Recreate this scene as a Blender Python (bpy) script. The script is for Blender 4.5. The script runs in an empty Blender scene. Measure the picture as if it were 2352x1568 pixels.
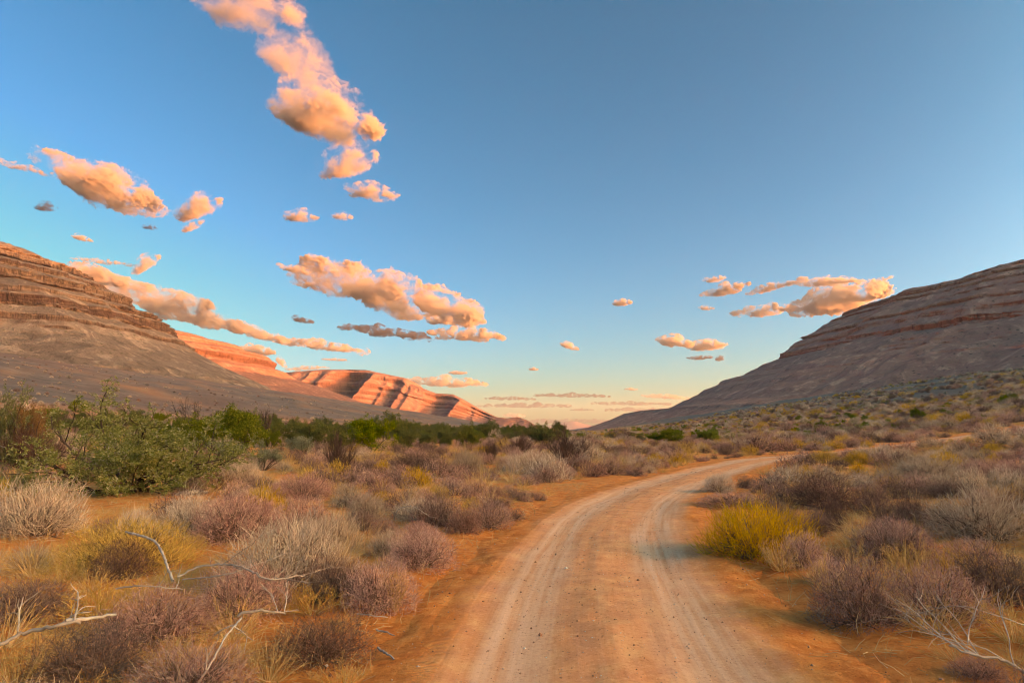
import bpy, math, random
import numpy as np
from mathutils import Vector

# ----------------------------------------------------------------------------- camera, sky, sun, exposure
SC = bpy.context.scene
COL = SC.collection
CAM_Z = 1.7
FPX = 1824.0 / 1.190476            # focal length in pixels of the 2352-wide tracing frame
CX, CY = 1176.0, 784.0
HORIZON = 988.0
PITCH = math.atan((HORIZON - CY) / FPX)
cam = bpy.data.objects.new('camera', bpy.data.cameras.new('camera'))
COL.objects.link(cam)
cam.location = (0, 0, CAM_Z)
cam.rotation_euler = (math.pi / 2 + PITCH, 0, 0)
cam.data.sensor_width = 36.0
cam.data.lens = 36.0 * FPX / 2352.0
cam.data.clip_start = 0.05
cam.data.clip_end = 120000
SC.camera = cam

SUN_AZ, SUN_EL = math.radians(106), math.radians(5.8)
world = bpy.data.worlds.new('World')
SC.world = world
world.use_nodes = True
wn = world.node_tree
sky = wn.nodes.new('ShaderNodeTexSky')
sky.sky_type = 'NISHITA'
sky.sun_disc = False
sky.sun_elevation = SUN_EL
sky.sun_rotation = SUN_AZ
sky.altitude = 600
sky.air_density = 1.0
sky.dust_density = 1.6
sky.ozone_density = 3.0
sepc = wn.nodes.new('ShaderNodeSeparateColor')
comb = wn.nodes.new('ShaderNodeCombineColor')
wn.links.new(sky.outputs[0], sepc.inputs[0])


def wmath(op, a, b=0.0):
    nd = wn.nodes.new('ShaderNodeMath')
    nd.operation = op
    for i_, v_ in enumerate((a, b)):
        if isinstance(v_, bpy.types.NodeSocket):
            wn.links.new(v_, nd.inputs[i_])
        else:
            nd.inputs[i_].default_value = v_
    return nd.outputs[0]


# glow added round the low sun to light the ground, fading with angle
tcw = wn.nodes.new('ShaderNodeTexCoord')
dot = wn.nodes.new('ShaderNodeVectorMath')
dot.operation = 'DOT_PRODUCT'
wn.links.new(tcw.outputs['Generated'], dot.inputs[0])
dot.inputs[1].default_value = (math.sin(SUN_AZ) * math.cos(SUN_EL), math.cos(SUN_AZ) * math.cos(SUN_EL), math.sin(SUN_EL))
ang = wmath('ARCCOSINE', wmath('MINIMUM', dot.outputs['Value'], 1.0))
rel = wmath('DIVIDE', ang, math.radians(32))
added_glow = wmath('POWER', 2.71828, wmath('MULTIPLY', wmath('MULTIPLY', rel, rel), -1.0))
for ch, (gain, gam, top, glow) in enumerate(((0.53, 1.6, 3.2, 43.0), (0.66, 1.25, 2.9, 20.0), (0.535, 1.4, 2.4, 8.0))):
    v_ = wmath('POWER', wmath('MINIMUM', sepc.outputs[ch], top), gam)
    v_ = wmath('MULTIPLY', v_, wmath('ADD', 1.0, wmath('MULTIPLY', added_glow, glow)))
    wn.links.new(wmath('MULTIPLY', v_, gain), comb.inputs[ch])
wn.links.new(comb.outputs[0], wn.nodes['Background'].inputs[0])
wn.nodes['Background'].inputs[1].default_value = 0.15
sun = bpy.data.objects.new('sun', bpy.data.lights.new('sun', 'SUN'))
COL.objects.link(sun)
sun.data.energy = 4.2
sun.data.angle = math.radians(0.5)
sun.data.color = (1.0, 0.27, 0.040)
sd = Vector((math.sin(SUN_AZ) * math.cos(SUN_EL), math.cos(SUN_AZ) * math.cos(SUN_EL), math.sin(SUN_EL)))
sun.rotation_euler = sd.to_track_quat('Z', 'Y').to_euler()
sun.location = (60, 0, 60)
SC.view_settings.view_transform = 'Standard'
SC.view_settings.look = 'None'
SC.view_settings.exposure = 1.68
SC.view_settings.gamma = 1.0
SC.view_settings.use_curve_mapping = False
SC.render.engine = 'CYCLES'
SC.cycles.use_denoising = True
SC.cycles.denoising_prefilter = 'ACCURATE'
SC.cycles.filter_width = 1.0
SC.cycles.max_bounces = 8
SC.cycles.diffuse_bounces = 3
SC.cycles.transmission_bounces = 3
SC.cycles.volume_bounces = 3
SC.cycles.transparent_max_bounces = 12
SC.cycles.use_adaptive_sampling = False
world.cycles.sampling_method = 'MANUAL'
world.cycles.sample_map_resolution = 1024
SC.cycles.volume_step_rate = 2.0

# ----------------------------------------------------------------------------- helpers
CP, SP = math.cos(PITCH), math.sin(PITCH)


def ray(px, py):
    """direction through a point of the 2352-wide tracing of the photograph"""
    a, b = (px - CX) / FPX, (CY - py) / FPX
    return np.array([a, CP - b * SP, SP + b * CP])


def on_ground(px, py, z=0.0):
    d = ray(px, py)
    t = (z - CAM_Z) / d[2]
    return d[0] * t, d[1] * t


def at_depth(px, py, Y):
    d = ray(px, py)
    t = Y / d[1]
    return np.array([d[0] * t, Y, CAM_Z + d[2] * t])


def _hash(ix, iy, iz, s):
    h = (ix.astype(np.uint32) * np.uint32(374761393) + iy.astype(np.uint32) * np.uint32(668265263)
         + iz.astype(np.uint32) * np.uint32(2147483647) + np.uint32((s * 974634777) & 0xffffffff))
    h = (h ^ (h >> np.uint32(13))) * np.uint32(1274126177)
    h = (h ^ (h >> np.uint32(16))) * np.uint32(2246822519)
    return h ^ (h >> np.uint32(15))


def noise(x, y, z=0.0, seed=0):
    """gradient noise, about -1..1"""
    x, y, z = np.broadcast_arrays(np.asarray(x, float), np.asarray(y, float), np.asarray(z, float))
    fx, fy, fz = np.floor(x), np.floor(y), np.floor(z)
    ix, iy, iz = fx.astype(np.int64), fy.astype(np.int64), fz.astype(np.int64)
    dx, dy, dz = x - fx, y - fy, z - fz
    u, v, w = (t * t * t * (t * (t * 6 - 15) + 10) for t in (dx, dy, dz))
    out = 0.0
    for a in (0, 1):
        for b in (0, 1):
            for c in (0, 1):
                h = _hash(ix + a, iy + b, iz + c, seed)
                gx = (h & np.uint32(1023)).astype(float) / 511.5 - 1
                gy = ((h >> np.uint32(10)) & np.uint32(1023)).astype(float) / 511.5 - 1
                gz_ = ((h >> np.uint32(20)) & np.uint32(1023)).astype(float) / 511.5 - 1
                g = gx * (dx - a) + gy * (dy - b) + gz_ * (dz - c)
                out = out + g * (u if a else 1 - u) * (v if b else 1 - v) * (w if c else 1 - w)
    return out * 1.4


def fbm(x, y, z=0.0, oct=4, seed=0, gain=0.5, lac=2.03):
    s, a, f = 0.0, 1.0, 1.0
    for o in range(oct):
        s = s + a * noise(np.asarray(x) * f, np.asarray(y) * f, np.asarray(z) * f, seed + o * 17)
        a *= gain
        f *= lac
    return s


def sstep(a, b, x):
    t = np.clip((x - a) / (b - a), 0, 1)
    return t * t * (3 - 2 * t)


def mesh_np(name, V, F, smooth=False, attrs=None, uv=None):
    V = np.asarray(V, np.float32)
    F = np.asarray(F, np.int32)
    me = bpy.data.meshes.new(name)
    n, k = F.shape
    me.vertices.add(len(V))
    me.vertices.foreach_set('co', V.ravel())
    me.loops.add(n * k)
    me.loops.foreach_set('vertex_index', F.ravel())
    me.polygons.add(n)
    me.polygons.foreach_set('loop_start', np.arange(0, n * k, k, dtype=np.int32))
    me.polygons.foreach_set('loop_total', np.full(n, k, np.int32))
    me.polygons.foreach_set('use_smooth', np.full(n, smooth, bool))
    me.update(calc_edges=True)
    for key, val in (attrs or {}).items():
        a = me.attributes.new(key, 'FLOAT', 'POINT')
        a.data.foreach_set('value', np.asarray(val, np.float32).ravel())
    if uv is not None:
        l = me.uv_layers.new(name='UVMap')
        l.data.foreach_set('uv', np.asarray(uv, np.float32)[F.ravel()].ravel())
    return me


def grid_faces(nu, nv):
    i = np.arange(nu - 1)[:, None] * nv + np.arange(nv - 1)[None, :]
    i = i.ravel()
    return np.stack([i, i + nv, i + nv + 1, i + 1], 1)


def obj(name, me, material=None, parent=None, **props):
    o = bpy.data.objects.new(name, me)
    COL.objects.link(o)
    if material is not None and me is not None and not me.materials:
        me.materials.append(material)
    if parent is not None:
        o.parent = parent
    for k, v in props.items():
        o[k] = v
    return o


class NT:
    """tiny node-tree writer"""

    def __init__(self, name):
        self.m = bpy.data.materials.new(name)
        self.m.use_nodes = True
        self.t = self.m.node_tree
        self.t.nodes.clear()
        self.out = self.t.nodes.new('ShaderNodeOutputMaterial')

    def n(self, typ, ins=None, **props):
        nd = self.t.nodes.new('ShaderNode' + typ)
        for k, v in props.items():
            setattr(nd, k, v)
        for k, v in (ins or {}).items():
            self.set(nd.inputs[k], v)
        return nd

    def set(self, sock, v):
        if isinstance(v, bpy.types.NodeSocket):
            self.t.links.new(v, sock)
        elif isinstance(v, (tuple, list)) and sock.type == 'RGBA' and len(v) == 3:
            sock.default_value = (*v, 1)
        else:
            sock.default_value = v

    def math(self, op, a, b=0.0, c=0.0, clamp=False):
        nd = self.n('Math', operation=op, use_clamp=clamp)
        for i, v in enumerate((a, b, c)):
            self.set(nd.inputs[i], v)
        return nd.outputs[0]

    def mix(self, f, a, b, mode='MIX'):
        nd = self.n('Mix', data_type='RGBA', blend_type=mode)
        self.set(nd.inputs[0], f)
        self.set(nd.inputs[6], a)
        self.set(nd.inputs[7], b)
        return nd.outputs[2]

    def ramp(self, f, stops, interp='LINEAR'):
        nd = self.n('ValToRGB')
        nd.color_ramp.interpolation = interp
        e = nd.color_ramp.elements
        while len(e) < len(stops):
            e.new(0.5)
        for i, (p, c) in enumerate(stops):
            e[i].position = p
            e[i].color = (*c, 1) if len(c) == 3 else c
        self.set(nd.inputs[0], f)
        return nd.outputs[0]

    def sm(self, x, a, b):
        nd = self.n('MapRange', interpolation_type='SMOOTHSTEP')
        self.set(nd.inputs[0], x)
        self.set(nd.inputs[1], a)
        self.set(nd.inputs[2], b)
        return nd.outputs[0]

    def noise(self, vec, scale, detail=3.0, rough=0.55, dist=0.0):
        nd = self.n('TexNoise', {'Vector': vec, 'Scale': scale, 'Detail': detail, 'Roughness': rough, 'Distortion': dist})
        return nd.outputs[0]

    def attr(self, name):
        return self.n('Attribute', attribute_name=name).outputs['Fac']

    def mapping(self, vec, scale=(1, 1, 1), loc=(0, 0, 0)):
        nd = self.n('Mapping', {'Vector': vec, 'Scale': scale, 'Location': loc})
        return nd.outputs[0]

    def diffuse(self, color, normal=None, rough=0.9, spec=0.15):
        b = self.n('BsdfPrincipled', {'Base Color': color, 'Roughness': rough, 'Specular IOR Level': spec})
        if normal is not None:
            self.set(b.inputs['Normal'], normal)
        self.t.links.new(b.outputs[0], self.out.inputs[0])
        return self.m

    def bump(self, h, strength=0.5, dist=0.02, normal=None):
        nd = self.n('Bump', {'Height': h, 'Strength': strength, 'Distance': dist})
        if normal is not None:
            self.set(nd.inputs['Normal'], normal)
        return nd.outputs[0]


# ----------------------------------------------------------------------------- road centre line (traced, then laid on the ground)
PAIRS = [((970, 1568), (1850, 1568)), ((1081, 1381), (1680, 1381)), ((1199, 1251), (1572, 1251)),
         ((1263, 1187), (1560, 1190)), ((1360, 1140), (1575, 1148)), ((1485, 1105), (1640, 1110)),
         ((1628, 1072), (1720, 1080)), ((1764, 1051), (1790, 1062))]
mid = []
for a, b in PAIRS:
    pa, pb = on_ground(*a), on_ground(*b)
    mid.append(((pa[0] + pb[0]) / 2, (pa[1] + pb[1]) / 2))
mid = [(1.0, -14.0), (0.62, -6.0), (0.5, 0.0)] + mid + [(24, 47), (35, 56), (50, 64), (70, 71), (95, 78), (125, 84)]


def catmull(P, step):
    P = np.array(P, float)
    Q = np.vstack([2 * P[0] - P[1], P, 2 * P[-1] - P[-2]])
    out = []
    for i in range(1, len(Q) - 2):
        p0, p1, p2, p3 = Q[i - 1], Q[i], Q[i + 1], Q[i + 2]
        n = max(3, int(np.linalg.norm(p2 - p1) / step))
        t = np.linspace(0, 1, n, endpoint=False)[:, None]
        out.append(0.5 * ((2 * p1) + (-p0 + p2) * t + (2 * p0 - 5 * p1 + 4 * p2 - p3) * t * t + (-p0 + 3 * p1 - 3 * p2 + p3) * t ** 3))
    out.append(P[-1:])
    return np.vstack(out)


def resample(P, d):
    L = np.concatenate([[0], np.cumsum(np.linalg.norm(np.diff(P, axis=0), axis=1))])
    s = np.arange(0, L[-1], d)
    return np.stack([np.interp(s, L, P[:, k]) for k in range(P.shape[1])], 1), s


def smooth1(P, n):
    k = np.hanning(2 * n + 3)[1:-1]
    k /= k.sum()
    Q = np.vstack([np.repeat(P[:1], n, 0), P, np.repeat(P[-1:], n, 0)])
    return np.stack([np.convolve(Q[:, c], k, 'valid') for c in range(P.shape[1])], 1)


ROAD, ROAD_S = resample(catmull(mid, 0.5), 0.4)
ROAD = smooth1(ROAD, 6)
RT = np.gradient(ROAD, axis=0)
RT /= np.linalg.norm(RT, axis=1)[:, None]
RN = np.stack([RT[:, 1], -RT[:, 0]], 1)      # to the right of travel


def road_dist(x, y):
    """signed distance from the road's centre line (positive on its right)"""
    x, y = np.atleast_1d(x).astype(float), np.atleast_1d(y).astype(float)
    out = np.full(x.shape, 999.0)
    near = np.where((np.abs(x) < 150) & (y > -20) & (y < 100))[0]
    for c in range(0, len(near), 20000):
        i = near[c:c + 20000]
        dx = x[i][:, None] - ROAD[None, ::2, 0]
        dy = y[i][:, None] - ROAD[None, ::2, 1]
        j = np.argmin(dx * dx + dy * dy, 1)
        jj = j * 2
        ax, ay = x[i] - ROAD[jj, 0], y[i] - ROAD[jj, 1]
        sgn = np.sign(ax * RN[jj, 0] + ay * RN[jj, 1])
        out[i] = np.sqrt(ax * ax + ay * ay) * np.where(sgn == 0, 1, sgn)
    return out


# ----------------------------------------------------------------------------- ground heights
def softplus(x, k):
    return k * np.logaddexp(0, x / k)


def valley(x, y):
    """smooth shape of the valley floor and of the aprons on both sides"""
    c = x - 0.08 * y
    d = np.abs(c)
    left = 0.185 * (softplus(d - 62, 14) - softplus(np.zeros(1) - 62, 14))
    left = 92 * np.tanh(left / 92) * (1 - 0.72 * sstep(900, 2100, y))
    right = 0.172 * (softplus(d - 38, 12) - softplus(np.zeros(1) - 38, 12))
    right = 92 * np.tanh(right / 92)
    return np.where(c < 0, left, right), sstep(40, 110, d)


def gz(x, y, rough=True):
    x, y = np.atleast_1d(x).astype(float), np.atleast_1d(y).astype(float)
    h, apr = valley(x, y)
    r = np.hypot(x, y)
    h = h + 0.045 * fbm(x / 2.3, y / 2.3, 0, 2, 5) * sstep(1, 4, r)
    h = h + 0.5 * noise(x / 45, y / 45, 0, 9) * sstep(25, 110, r)
    h = h + apr * (2.6 * fbm(x / 70, y / 70, 0, 3, 21) * sstep(60, 260, r) + 0.25 * fbm(x / 7, y / 7, 0, 2, 33))
    return h


# ----------------------------------------------------------------------------- materials for the ground
def sand_nodes(t, pos):
    """bare red sand with clods and pale crumbs: colour and relief, shared by the ground and the road's margins"""
    n2 = t.noise(pos, 3.5, 6, 0.65)
    clod = t.noise(pos, 14, 6, 0.75)
    col = t.ramp(n2, [(0.28, (0.46, 0.130, 0.024)), (0.5, (0.66, 0.235, 0.050)), (0.72, (0.76, 0.345, 0.092))])
    col = t.mix(t.math('MULTIPLY', t.math('SUBTRACT', 1.0, t.sm(clod, 0.30, 0.46)), 0.55), col, (0.27, 0.072, 0.015))
    col = t.mix(t.math('MULTIPLY', t.sm(clod, 0.58, 0.72), 0.6), col, (0.86, 0.52, 0.20))
    crumb = t.noise(pos, 55, 4, 0.75)
    col = t.mix(t.math('MULTIPLY', t.math('SUBTRACT', 1.0, t.sm(crumb, 0.30, 0.44)), 0.65), col, (0.22, 0.060, 0.014))
    return col, clod


def ground_material():
    t = NT('red_sand_and_scrubland')
    pos = t.n('NewGeometry').outputs['Position']
    apr = t.attr('apron')
    n1 = t.noise(pos, 0.55, 5, 0.6)
    n3 = t.noise(pos, 38, 5, 0.7)
    sand, clod = sand_nodes(t, pos)
    litter = t.ramp(n3, [(0.3, (0.46, 0.22, 0.058)), (0.7, (0.76, 0.46, 0.155))])
    near = t.mix(t.math('MULTIPLY', t.math('MULTIPLY', t.sm(n1, 0.40, 0.58), 0.75), t.math('SUBTRACT', 1.0, t.math('MULTIPLY', t.attr('verge'), 0.9))), sand, litter)
    # stony apron, grey-brown with dark low shrubs in drifts
    a1 = t.noise(pos, 0.012, 5, 0.6)
    a2 = t.noise(pos, 0.09, 6, 0.7)
    a3 = t.noise(pos, 0.45, 3, 0.6)
    ston = t.ramp(a2, [(0.3, (0.088, 0.074, 0.066)), (0.52, (0.150, 0.124, 0.106)), (0.75, (0.25, 0.205, 0.16))])
    ston = t.mix(t.math('MULTIPLY', t.sm(a1, 0.48, 0.62), 0.5), ston, (0.17, 0.105, 0.080))
    vor = t.n('TexVoronoi', {'Vector': pos, 'Scale': 0.62, 'Randomness': 1.0})
    dots = t.math('SUBTRACT', 1.0, t.sm(vor.outputs['Distance'], 0.16, 0.36))
    dots = t.math('MULTIPLY', dots, t.sm(a3, 0.40, 0.55))
    ston = t.mix(t.math('MULTIPLY', dots, 0.8), ston, t.mix(vor.outputs['Color'], (0.075, 0.062, 0.045), (0.12, 0.105, 0.055)))
    col = t.mix(apr, near, ston)
    nb = t.bump(n3, 0.7, 0.03)
    nb = t.bump(clod, 0.8, 0.07, nb)
    return t.diffuse(col, nb)


M_GROUND = ground_material()


def road_material():
    t = NT('packed_dirt_road')
    uv = t.n('UVMap', uv_map='UVMap').outputs[0]
    pos = t.n('NewGeometry').outputs['Position']
    sep = t.n('SeparateXYZ', {0: uv})
    u, v = sep.outputs[0], sep.outputs[1]
    wob = t.math('MULTIPLY', t.math('SUBTRACT', t.noise(pos, 0.5, 3, 0.5), 0.5), 0.55)
    uu = t.math('ADD', u, wob)
    au = t.math('ABSOLUTE', uu)
    rut = t.math('SUBTRACT', 1.0, t.sm(t.math('ABSOLUTE', t.math('SUBTRACT', au, 0.74)), 0.16, 0.46))
    streak = t.noise(t.mapping(uv, (9.0, 0.22, 1)), 1.0, 5, 0.62)
    fine = t.noise(pos, 26, 5, 0.7)
    blot = t.noise(pos, 2.6, 5, 0.62)
    sand = t.ramp(blot, [(0.30, (0.50, 0.145, 0.028)), (0.5, (0.66, 0.240, 0.056)), (0.68, (0.78, 0.37, 0.110))])
    pale = t.ramp(streak, [(0.26, (0.52, 0.29, 0.155)), (0.5, (0.64, 0.40, 0.250)), (0.76, (0.74, 0.51, 0.35))])
    mask = t.math('MULTIPLY', rut, t.sm(t.math('ADD', t.math('MULTIPLY', streak, 0.6), t.math('MULTIPLY', blot, 0.4)), 0.22, 0.55))
    inroad = t.math('SUBTRACT', 1.0, t.sm(au, 1.15, 1.55))
    base = t.mix(t.math('MULTIPLY', inroad, 0.38), sand, pale)
    col = t.mix(t.math('MULTIPLY', mask, 0.8), base, pale)
    grit = t.noise(pos, 70, 3, 0.7)
    col = t.mix(t.math('MULTIPLY', t.sm(fine, 0.52, 0.70), 0.45), col, (0.82, 0.50, 0.25))
    col = t.mix(t.math('MULTIPLY', t.math('SUBTRACT', 1.0, t.sm(grit, 0.26, 0.40)), 0.55), col, (0.30, 0.12, 0.05))
    col = t.mix(t.math('MULTIPLY', t.math('SUBTRACT', 1.0, t.sm(fine, 0.30, 0.46)), 0.50), col, (0.34, 0.105, 0.026))
    margin, clod = sand_nodes(t, pos)
    col = t.mix(t.sm(t.math('ADD', au, t.math('MULTIPLY', t.math('SUBTRACT', clod, 0.5), 0.8)), 1.15, 1.60), col, margin)
    # tyre tread pressed into the soft left margin
    tread = t.n('TexWave', {'Vector': t.mapping(uv, (2.5, 11, 1)), 'Scale': 1.0, 'Distortion': 1.5, 'Detail': 2.0}, bands_direction='Y')
    tm = t.math('MULTIPLY', t.sm(u, -1.52, -1.46), t.math('SUBTRACT', 1.0, t.sm(u, -1.30, -1.24)))
    hgt = t.math('ADD', t.math('MULTIPLY', fine, 0.35), t.math('MULTIPLY', streak, t.math('MULTIPLY', inroad, 0.5)))
    nb = t.bump(hgt, 0.6, 0.018)
    nb = t.bump(t.math('MULTIPLY', tread.outputs[1], tm), 0.7, 0.016, nb)
    nb = t.bump(clod, t.math('SUBTRACT', 0.8, t.math('MULTIPLY', inroad, 0.6)), 0.07, nb)
    return t.diffuse(col, nb)


M_ROAD = road_material()

# ----------------------------------------------------------------------------- ground sheet
NR, NA = 430, 640
rr = np.concatenate([np.geomspace(0.6, 60, 260, endpoint=False), np.geomspace(60, 16500, NR - 260)])
half = math.radians(47)
front = np.linspace(-half, half, NA - 110)
back = np.linspace(half, 2 * math.pi - half, 112)[1:-1]
aa = np.concatenate([front, back])
R_, A_ = np.meshgrid(rr, aa, indexing='ij')
X_, Y_ = R_ * np.sin(A_), R_ * np.cos(A_)
x, y = X_.ravel(), Y_.ravel()
z = gz(x, y)
rd = road_dist(x, y)
z -= 0.075 * (1 - sstep(1.45, 2.35, np.abs(rd) + 0.25 * noise(x * 1.3, y * 1.3, 0, 71)))
apr = valley(x, y)[1]
apr = np.clip(apr + 0.35 * fbm(x / 30, y / 30, 0, 3, 44) * (apr > 0.02), 0, 1)
apr = np.maximum(apr, sstep(500, 1500, np.hypot(x, y)))
F = np.array(grid_faces(NR, NA))
seam = np.arange(NR - 1)
F = np.vstack([F, np.stack([seam * NA + NA - 1, (seam + 1) * NA + NA - 1, (seam + 1) * NA, seam * NA], 1)])
F = F[:, ::-1]
V = np.stack([x, y, z], 1)
V = np.vstack([V, [[0, 0, float(z[:NA].mean())]]])
verge_a = 1 - sstep(2.2, 4.2, np.abs(rd) + 0.7 * fbm(x * 0.6, y * 0.6, 0, 2, 72))
me = mesh_np('ground', V, F, True, {'apron': np.append(apr, 0), 'verge': np.append(verge_a, 0)})
ground = obj('ground', me, M_GROUND, kind='structure', label='red sandy valley floor rising to stony scrub slopes on both sides')
# close the small hole under the tripod
cap = mesh_np('ground_patch', np.vstack([V[:NA], V[-1:]]), np.array([[i, (i + 1) % NA, NA] for i in range(NA)]), True, {'apron': np.zeros(NA + 1), 'verge': np.ones(NA + 1)})
obj('ground_patch', cap, M_GROUND, ground)

# ----------------------------------------------------------------------------- road sheet
keep = [0]
for i in range(1, len(ROAD)):
    step = 0.25 if ROAD[i, 1] < 30 else (0.8 if ROAD[i, 1] < 80 else 3)
    if ROAD_S[i] - ROAD_S[keep[-1]] >= min(step, 3):
        keep.append(i)
rs = np.array(ROAD_S[keep])
fine_s = np.concatenate([np.linspace(rs[i], rs[i + 1], 4 if ROAD[keep[i], 1] < 25 else 2, endpoint=False) for i in range(len(rs) - 1)])
cxs = [np.interp(fine_s, ROAD_S[:len(ROAD)], ROAD[:, k]) for k in (0, 1)]
nxs = [np.interp(fine_s, ROAD_S[:len(ROAD)], RN[:, k]) for k in (0, 1)]
tt = np.linspace(-2.4, 2.4, 84)
S_, T_ = np.meshgrid(fine_s, tt, indexing='ij')
px_ = cxs[0][:, None] + nxs[0][:, None] * T_
py_ = cxs[1][:, None] + nxs[1][:, None] * T_
zz = gz(px_.ravel(), py_.ravel()).reshape(px_.shape)
tw = T_ + 0.12 * noise(px_ * 0.45, py_ * 0.45, 0, 61)
prof = -0.026 * np.exp(-((np.abs(tw) - 0.74) / 0.33) ** 2) - 0.018
prof = prof + 0.014 * np.exp(-(tw / 0.25) ** 2)
berm = np.exp(-((np.abs(tw) - 1.50) / 0.26) ** 2)
prof = prof + berm * (0.016 + 0.028 * fbm(px_ * 2.1, py_ * 2.1, 0, 3, 63))
prof = prof - 0.085 * sstep(1.45, 2.4, np.abs(T_) + 0.4 * fbm(px_ * 1.1, py_ * 1.1, 0, 3, 64))
prof = prof + 0.012 * fbm(px_ * 3.0, py_ * 3.0, 0, 3, 65) * (0.35 + berm + 1.2 * np.exp(-(tw / 0.3) ** 2))
prof = prof + 0.008 * noise(T_ * 7, S_ * 0.25, 0, 66)
V = np.stack([px_.ravel(), py_.ravel(), (zz + prof + 0.012).ravel()], 1)
uv = np.stack([T_.ravel(), S_.ravel()], 1)
me = mesh_np('dirt_road', V, grid_faces(len(fine_s), len(tt))[:, ::-1], True, uv=uv)
road = obj('dirt_road', me, M_ROAD, kind='structure', label='two-rutted red dirt road curving away to the right through the scrub')


# ----------------------------------------------------------------------------- mountains
def mountain_material(name, talus, rock, band, veg, red=0.0):
    t = NT(name)
    geo = t.n('NewGeometry')
    pos = geo.outputs['Position']
    nz = t.n('SeparateXYZ', {0: geo.outputs['Normal']}).outputs[2]
    sep = t.n('SeparateXYZ', {0: pos})
    z = sep.outputs[2]
    warp = t.math('MULTIPLY', t.noise(pos, 0.012, 3, 0.5), 22.0)
    zz = t.math('ADD', z, warp)
    cz = t.n('CombineXYZ', {0: t.math('MULTIPLY', sep.outputs[0], 0.0006), 1: t.math('MULTIPLY', sep.outputs[1], 0.0006), 2: t.math('MULTIPLY', zz, 0.055)}).outputs[0]
    b1 = t.noise(cz, 1.0, 3, 0.6)
    cz2 = t.n('CombineXYZ', {0: t.math('MULTIPLY', sep.outputs[0], 0.002), 1: t.math('MULTIPLY', sep.outputs[1], 0.002), 2: t.math('MULTIPLY', zz, 0.35)}).outputs[0]
    b2 = t.noise(cz2, 1.0, 4, 0.65)
    n1 = t.noise(pos, 0.018, 5, 0.6)
    n2 = t.noise(pos, 0.14, 5, 0.7)
    n3 = t.noise(pos, 0.7, 4, 0.7)
    tal = t.mix(t.sm(n1, 0.38, 0.62), talus[0], talus[1])
    tal = t.mix(t.math('MULTIPLY', t.sm(n2, 0.45, 0.7), 0.5), tal, talus[2])
    tal = t.mix(t.math('MULTIPLY', t.sm(n3, 0.3, 0.75), 0.30), tal, tuple(c * 0.55 for c in talus[0]))
    stk = t.noise(t.mapping(pos, (0.050, 0.050, 0.006)), 1.0, 5, 0.65, 0.6)
    tal = t.mix(t.math('MULTIPLY', t.sm(stk, 0.52, 0.66), 0.65), tal, tuple(min(1.0, c * 1.45) for c in talus[2]))
    tal = t.mix(t.math('MULTIPLY', t.math('SUBTRACT', 1.0, t.sm(stk, 0.34, 0.46)), 0.60), tal, tuple(c * 0.48 for c in talus[0]))
    rk = t.mix(t.sm(b1, 0.40, 0.60), rock[0], rock[1])
    rk = t.mix(t.math('MULTIPLY', t.sm(b2, 0.50, 0.62), 0.75), rk, band)
    rk = t.mix(t.math('MULTIPLY', t.sm(n2, 0.42, 0.66), 0.45), rk, tuple(c * 0.6 for c in rock[1]))
    steep = t.math('SUBTRACT', 1.0, t.sm(t.math('ADD', nz, t.math('MULTIPLY', t.math('SUBTRACT', n2, 0.5), 0.5)), 0.50, 0.80))
    crk = t.noise(t.mapping(pos, (0.16, 0.16, 0.02)), 1.0, 4, 0.6)
    rk = t.mix(t.math('MULTIPLY', t.math('SUBTRACT', 1.0, t.sm(crk, 0.34, 0.50)), 0.6), rk, tuple(c * 0.42 for c in rock[1]))
    col = t.mix(steep, tal, rk)
    col = t.mix(t.math('MULTIPLY', t.math('MULTIPLY', t.sm(b2, 0.46, 0.60), 0.22), t.math('SUBTRACT', 1.0, steep)), col, rock[0])
    vor = t.n('TexVoronoi', {'Vector': pos, 'Scale': 0.16})
    dots = t.math('SUBTRACT', 1.0, t.sm(vor.outputs['Distance'], 0.14, 0.30))
    vm = t.math('MULTIPLY', dots, t.sm(t.noise(pos, 0.02, 3, 0.6), 0.50, 0.60))
    vm = t.math('MULTIPLY', vm, t.math('SUBTRACT', 1.0, steep))
    col = t.mix(t.math('MULTIPLY', vm, 0.75), col, veg)
    nb = t.bump(n3, 0.9, 2.2)
    nb = t.bump(n2, 0.9, 7.0, nb)
    crack = t.noise(t.mapping(pos, (0.30, 0.30, 0.035)), 1.0, 4, 0.6)
    nb = t.bump(t.math('MULTIPLY', crack, steep), 1.0, 5.0, nb)
    return t.diffuse(col, nb, 0.95, 0.05)


def sky_profile(C, N, pts):
    """offsets and heights where the traced skyline's rays meet the upright plane through C along N"""
    out = []
    for p in pts:
        d = ray(*p)
        # C + N*o = d*t   (x, y)
        det = d[0] * (-N[1]) - d[1] * (-N[0])
        t = (C[0] * (-N[1]) - C[1] * (-N[0])) / det
        o = (d[0] * C[1] - d[1] * C[0]) / -det if False else ((d[0] * t - C[0]) * N[0] + (d[1] * t - C[1]) * N[1])
        out.append((o, CAM_Z + d[2] * t))
    return out


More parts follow.
